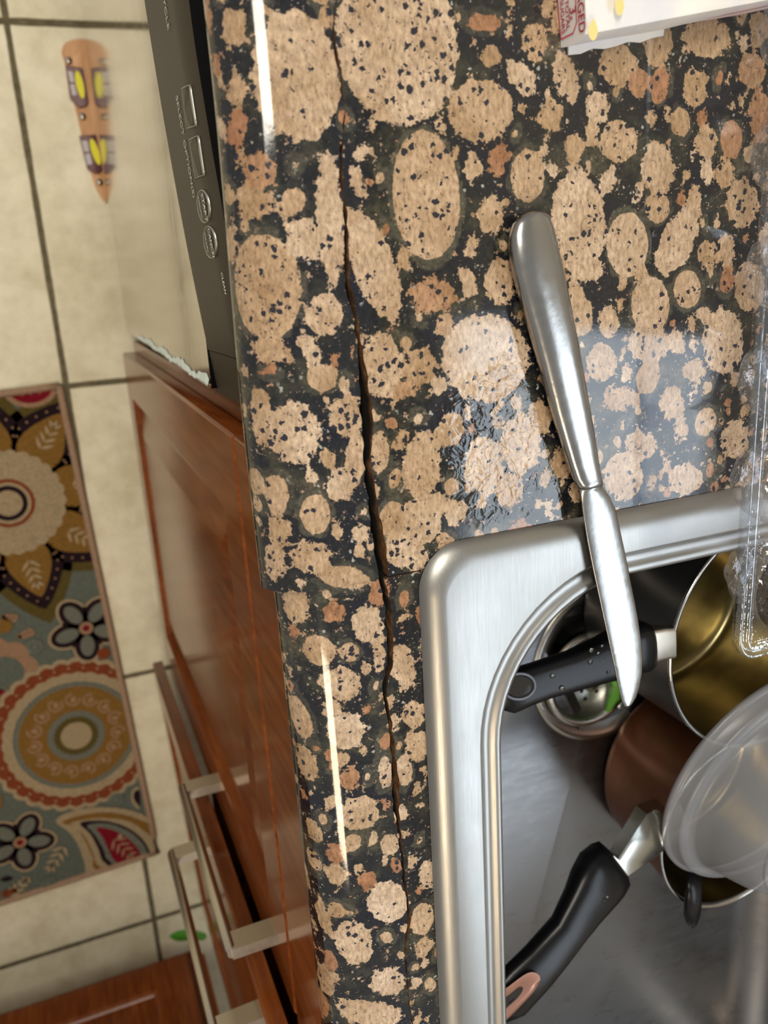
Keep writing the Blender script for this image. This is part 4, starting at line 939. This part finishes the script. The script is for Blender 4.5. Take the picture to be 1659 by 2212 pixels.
def medallion(c, R_):
    g.disc(c, R_ * 1.02, 'cream', 34, .04); g.up(); g.disc(c, R_ * .96, 'rust', 34, .045); g.up(); g.disc(c, R_ * .84, 'cream', 34, .03, ph=.5); g.up()
    for k in range(34): a = 2 * math.pi * k / 34; g.disc(c + R_ * .92 * np.array([math.cos(a), math.sin(a)]), R_ * .014, 'cream', n=10)
    g.disc(c, R_ * .735, 'slate'); g.up(); g.disc(c, R_ * .715, 'grey'); g.up(); g.disc(c, R_ * .66, 'gold', 60, .03); g.up()
    for k in range(15):
        a = 2 * math.pi * k / 15; q = c + R_ * .50 * np.array([math.cos(a), math.sin(a)])
        for r0, dr, a0 in ((.092, .026, 0), (.046, .022, 2)):
            arc = [q + R_ * r0 * np.array([math.cos(a + a0 + t), math.sin(a + a0 + t)]) for t in np.linspace(0, 4.9, 14)]
            arc2 = [q + R_ * (r0 - dr) * np.array([math.cos(a + a0 + t), math.sin(a + a0 + t)]) for t in np.linspace(0, 4.9, 14)]
            for i in range(13): g.poly([arc[i], arc[i + 1], arc2[i + 1], arc2[i]], 'peach')
        g.disc(q, R_ * .018, 'cream', n=8)
    g.up(); g.disc(c, R_ * .33, 'grey', 30, .05); g.up(); g.disc(c, R_ * .25, 'olive', 26, .08); g.up(); g.disc(c, R_ * .185, 'cream'); g.up()
g.poly([(0, 0), (RWD, 0), (RWD, RL), (0, RL)], 'slate'); g.up()
k_ = np.linalg.norm(px_uv(165, 1590) - px_uv(165, 1440))
c = px_uv(-10, 1460); g.disc(c, .052, 'peach', 9, .12); g.up(); g.disc(c + [-.012, 0], .026, 'slate'); g.disc(px_uv(-4, 1505), .012, 'red'); g.up()
cbf = px_uv(18, 1087); bigflower(cbf, np.linalg.norm(px_uv(18, 1087) - px_uv(18, 974)), math.atan2(*(px_uv(97, 1310) - cbf)[::-1]))
# red half rosette at the top edge
c = px_uv(66, 838); g.disc(c, .034, 'peach', ry=.026); g.up(); g.disc(c, .027, 'red', ry=.020)
g.up()
for dx in (-.010, .002, .012): g.disc(c + [dx, .006], .0028, 'peach', n=10)
medallion(px_uv(165, 1588), k_ * 1.06)
c = px_uv(186, 1356); flower(c, np.linalg.norm(px_uv(186, 1356) - px_uv(186, 1424)), 1.45)
c = px_uv(43, 1818); flower(c, np.linalg.norm(px_uv(43, 1818) - px_uv(43, 1878)), 1.6, 'grey', 'red')
def pxpoly(pts, c_, n=3): g.poly([px_uv(*p) for p in smooth_loop(pts, n)], c_)
# corner paisley, three nested tear shapes
o1 = [(120,1772),(150,1752),(210,1742),(270,1746),(320,1765),(350,1810),(350,1900),(200,1890),(183,1862),(168,1822),(148,1795)]
o2 = [(133,1774),(180,1758),(240,1753),(300,1768),(345,1800),(345,1900),(213,1880),(200,1850),(180,1808),(160,1785)]
o3 = [(150,1778),(200,1766),(260,1768),(300,1785),(345,1830),(345,1900),(222,1875),(200,1838),(180,1800)]
o4 = [(172,1776),(210,1770),(250,1776),(290,1795),(320,1830),(335,1900),(233,1868),(212,1832),(195,1800)]
o5 = [(188,1781),(225,1776),(262,1786),(295,1806),(318,1840),(328,1900),(240,1862),(222,1830),(205,1802)]
o6 = [(208,1786),(240,1790),(268,1803),(292,1824),(305,1850),(300,1900),(248,1858),(236,1838),(222,1808)]
for o_, c_ in ((o1, 'cream'), (o2, 'gold'), (o3, 'cream'), (o4, 'dark'), (o5, 'grey'), (o6, 'red')): pxpoly(o_, c_); g.up()
def aim(a, b): return math.atan2(*(b - a)[::-1])
a, b = px_uv(243, 1808), px_uv(285, 1848); sprig(a, aim(a, b), np.linalg.norm(b - a), 'peach', .0022)
g.disc(px_uv(259, 1804), .0035, 'cream', n=10)
a, b = px_uv(112, 1868), px_uv(140, 1822); sprig(b, aim(b, a), np.linalg.norm(b - a) * 1.2, 'cream', .0026)
a, b = px_uv(60, 1895), px_uv(20, 1935); sprig(b, aim(b, a), np.linalg.norm(b - a), 'cream', .003); g.up()
a, b = px_uv(35, 1920), px_uv(2, 1932); sprig(b, aim(b, a), np.linalg.norm(b - a), 'rust', .003); g.up()
pxpoly([(0,1898),(16,1890),(28,1896),(12,1902)], 'dark'); pxpoly([(0,1716),(5,1720),(4,1740),(0,1746)], 'gold')
a, b = px_uv(40, 1335), px_uv(5, 1330); sprig(a, aim(a, b), np.linalg.norm(b - a), 'peach', .003)
a, b = px_uv(75, 1360), px_uv(40, 1375); sprig(a, aim(a, b), np.linalg.norm(b - a), 'peach', .003)
g.disc(px_uv(8, 1350), .010, 'gold', 8, .2); g.disc(px_uv(224, 1410), .008, 'rust', 6, .2)
for (x, y) in ((75, 1395), (250, 1725), (105, 1905)):
    q = px_uv(x, y); g.disc(q, .011, 'grey', n=24); g.up(); g.disc(q, .008, 'slate', n=24); g.up(); g.disc(q, .003, 'grey', n=12)
pxpoly([(289,1700),(283,1712),(284,1730),(296,1744),(300,1744),(300,1700)], 'cream'); g.up(); pxpoly([(290,1708),(288,1722),(297,1736),(302,1738),(300,1705)], 'dark')
# more motifs on the far half, out of the photo but part of the rug
medallion(np.array([.42, .30]), .055); medallion(np.array([.38, .62]), .05)
flower(np.array([.30, .46]), .035, .4)
me_o = build('pile', g.V, g.F, [RM[k] for k in RK], rug, fm=g.M)
mb = MB(); th = .0042
mb.add([TR + ud * a + vd * b - np.array([0, 0, h]) for a, b, h in ((.002, .002, .0001), (RWD, .002, .0001), (RWD, RL - .002, .0001), (.002, RL - .002, .0001), (.002, .002, th), (RWD, .002, th), (RWD, RL - .002, th), (.002, RL - .002, th))], [(0, 1, 2, 3), (7, 6, 5, 4), (0, 4, 5, 1), (1, 5, 6, 2), (2, 6, 7, 3), (3, 7, 4, 0)])
mb.build('backing', cloth('backing', (.25, .19, .13)), rug)
BIND = cloth('binding', (.36, .235, .155)); mb = MB()
crn = [(.004, .004), (.004, RL - .004), (RWD - .004, RL - .004), (RWD - .004, .004), (.004, .004)]
pts = []
for (a, b), (c, d) in zip(crn[:-1], crn[1:]):
    for k in range(24): t = k / 24; pts.append(TR + ud * (a + (c - a) * t) + vd * (b + (d - b) * t) + np.array([0, 0, .0008 + .0004 * math.sin(k * 2.1)]))
pts.append(pts[0]); tube(mb, pts, .0050, 10); mb.build('edge_binding', BIND, rug, smooth=True)

# ------------------------------------------------------------------ water drops
WATER = mat('water_drop', (1, 1, 1), .02, 0, .5, 1.0, 1.33)
def drop(p, r, label, group):
    mb = MB(); lathe(mb, p, (0, 0, 1), [(r * .02, 0), (r * .95, 0), (r, r * .18), (r * .85, r * .42), (r * .5, r * .58), (r * .02, r * .62)], 14)
    o = mb.build('water_drop', WATER, None, smooth=True, org=p); tag(o, label, 'water drop', group)
for x, y, r_, wh in ((1278, 1405, .0016, 'left end of the middle drop cluster'), (1293, 1412, .0011, 'tiny, inside the middle cluster'), (1301, 1396, .0010, 'tiny, top of the middle cluster'), (1275, 1430, .0015, 'just below the middle drop cluster'), (1302, 1425, .0012, 'lower right of the middle cluster'), (1312, 1450, .0018, 'closest to the knife blade, largest'), (1195, 1461, .0013, 'upper of the pair near hanging hole'), (1215, 1488, .0016, 'lower of the pair near hanging hole')):
    drop(at(x, y, -.0545), r_, 'water drop on handle over drain, ' + wh, 'drops on the handle over the drain')
for x, y, r_, wh in ((1302, 1945, .0016, 'middle of three near steel bracket'), (1288, 1958, .0013, 'lowest of three near steel bracket'), (1312, 1938, .0011, 'closest to the steel bracket'), (1178, 2066, .0018, 'large one near the rose gold slot'), (1205, 2078, .0013, 'small one near the rose gold slot')):
    drop(at(x, y, -.0600), r_, 'water drop on copper pan handle, ' + wh, 'drops on the copper pan handle')
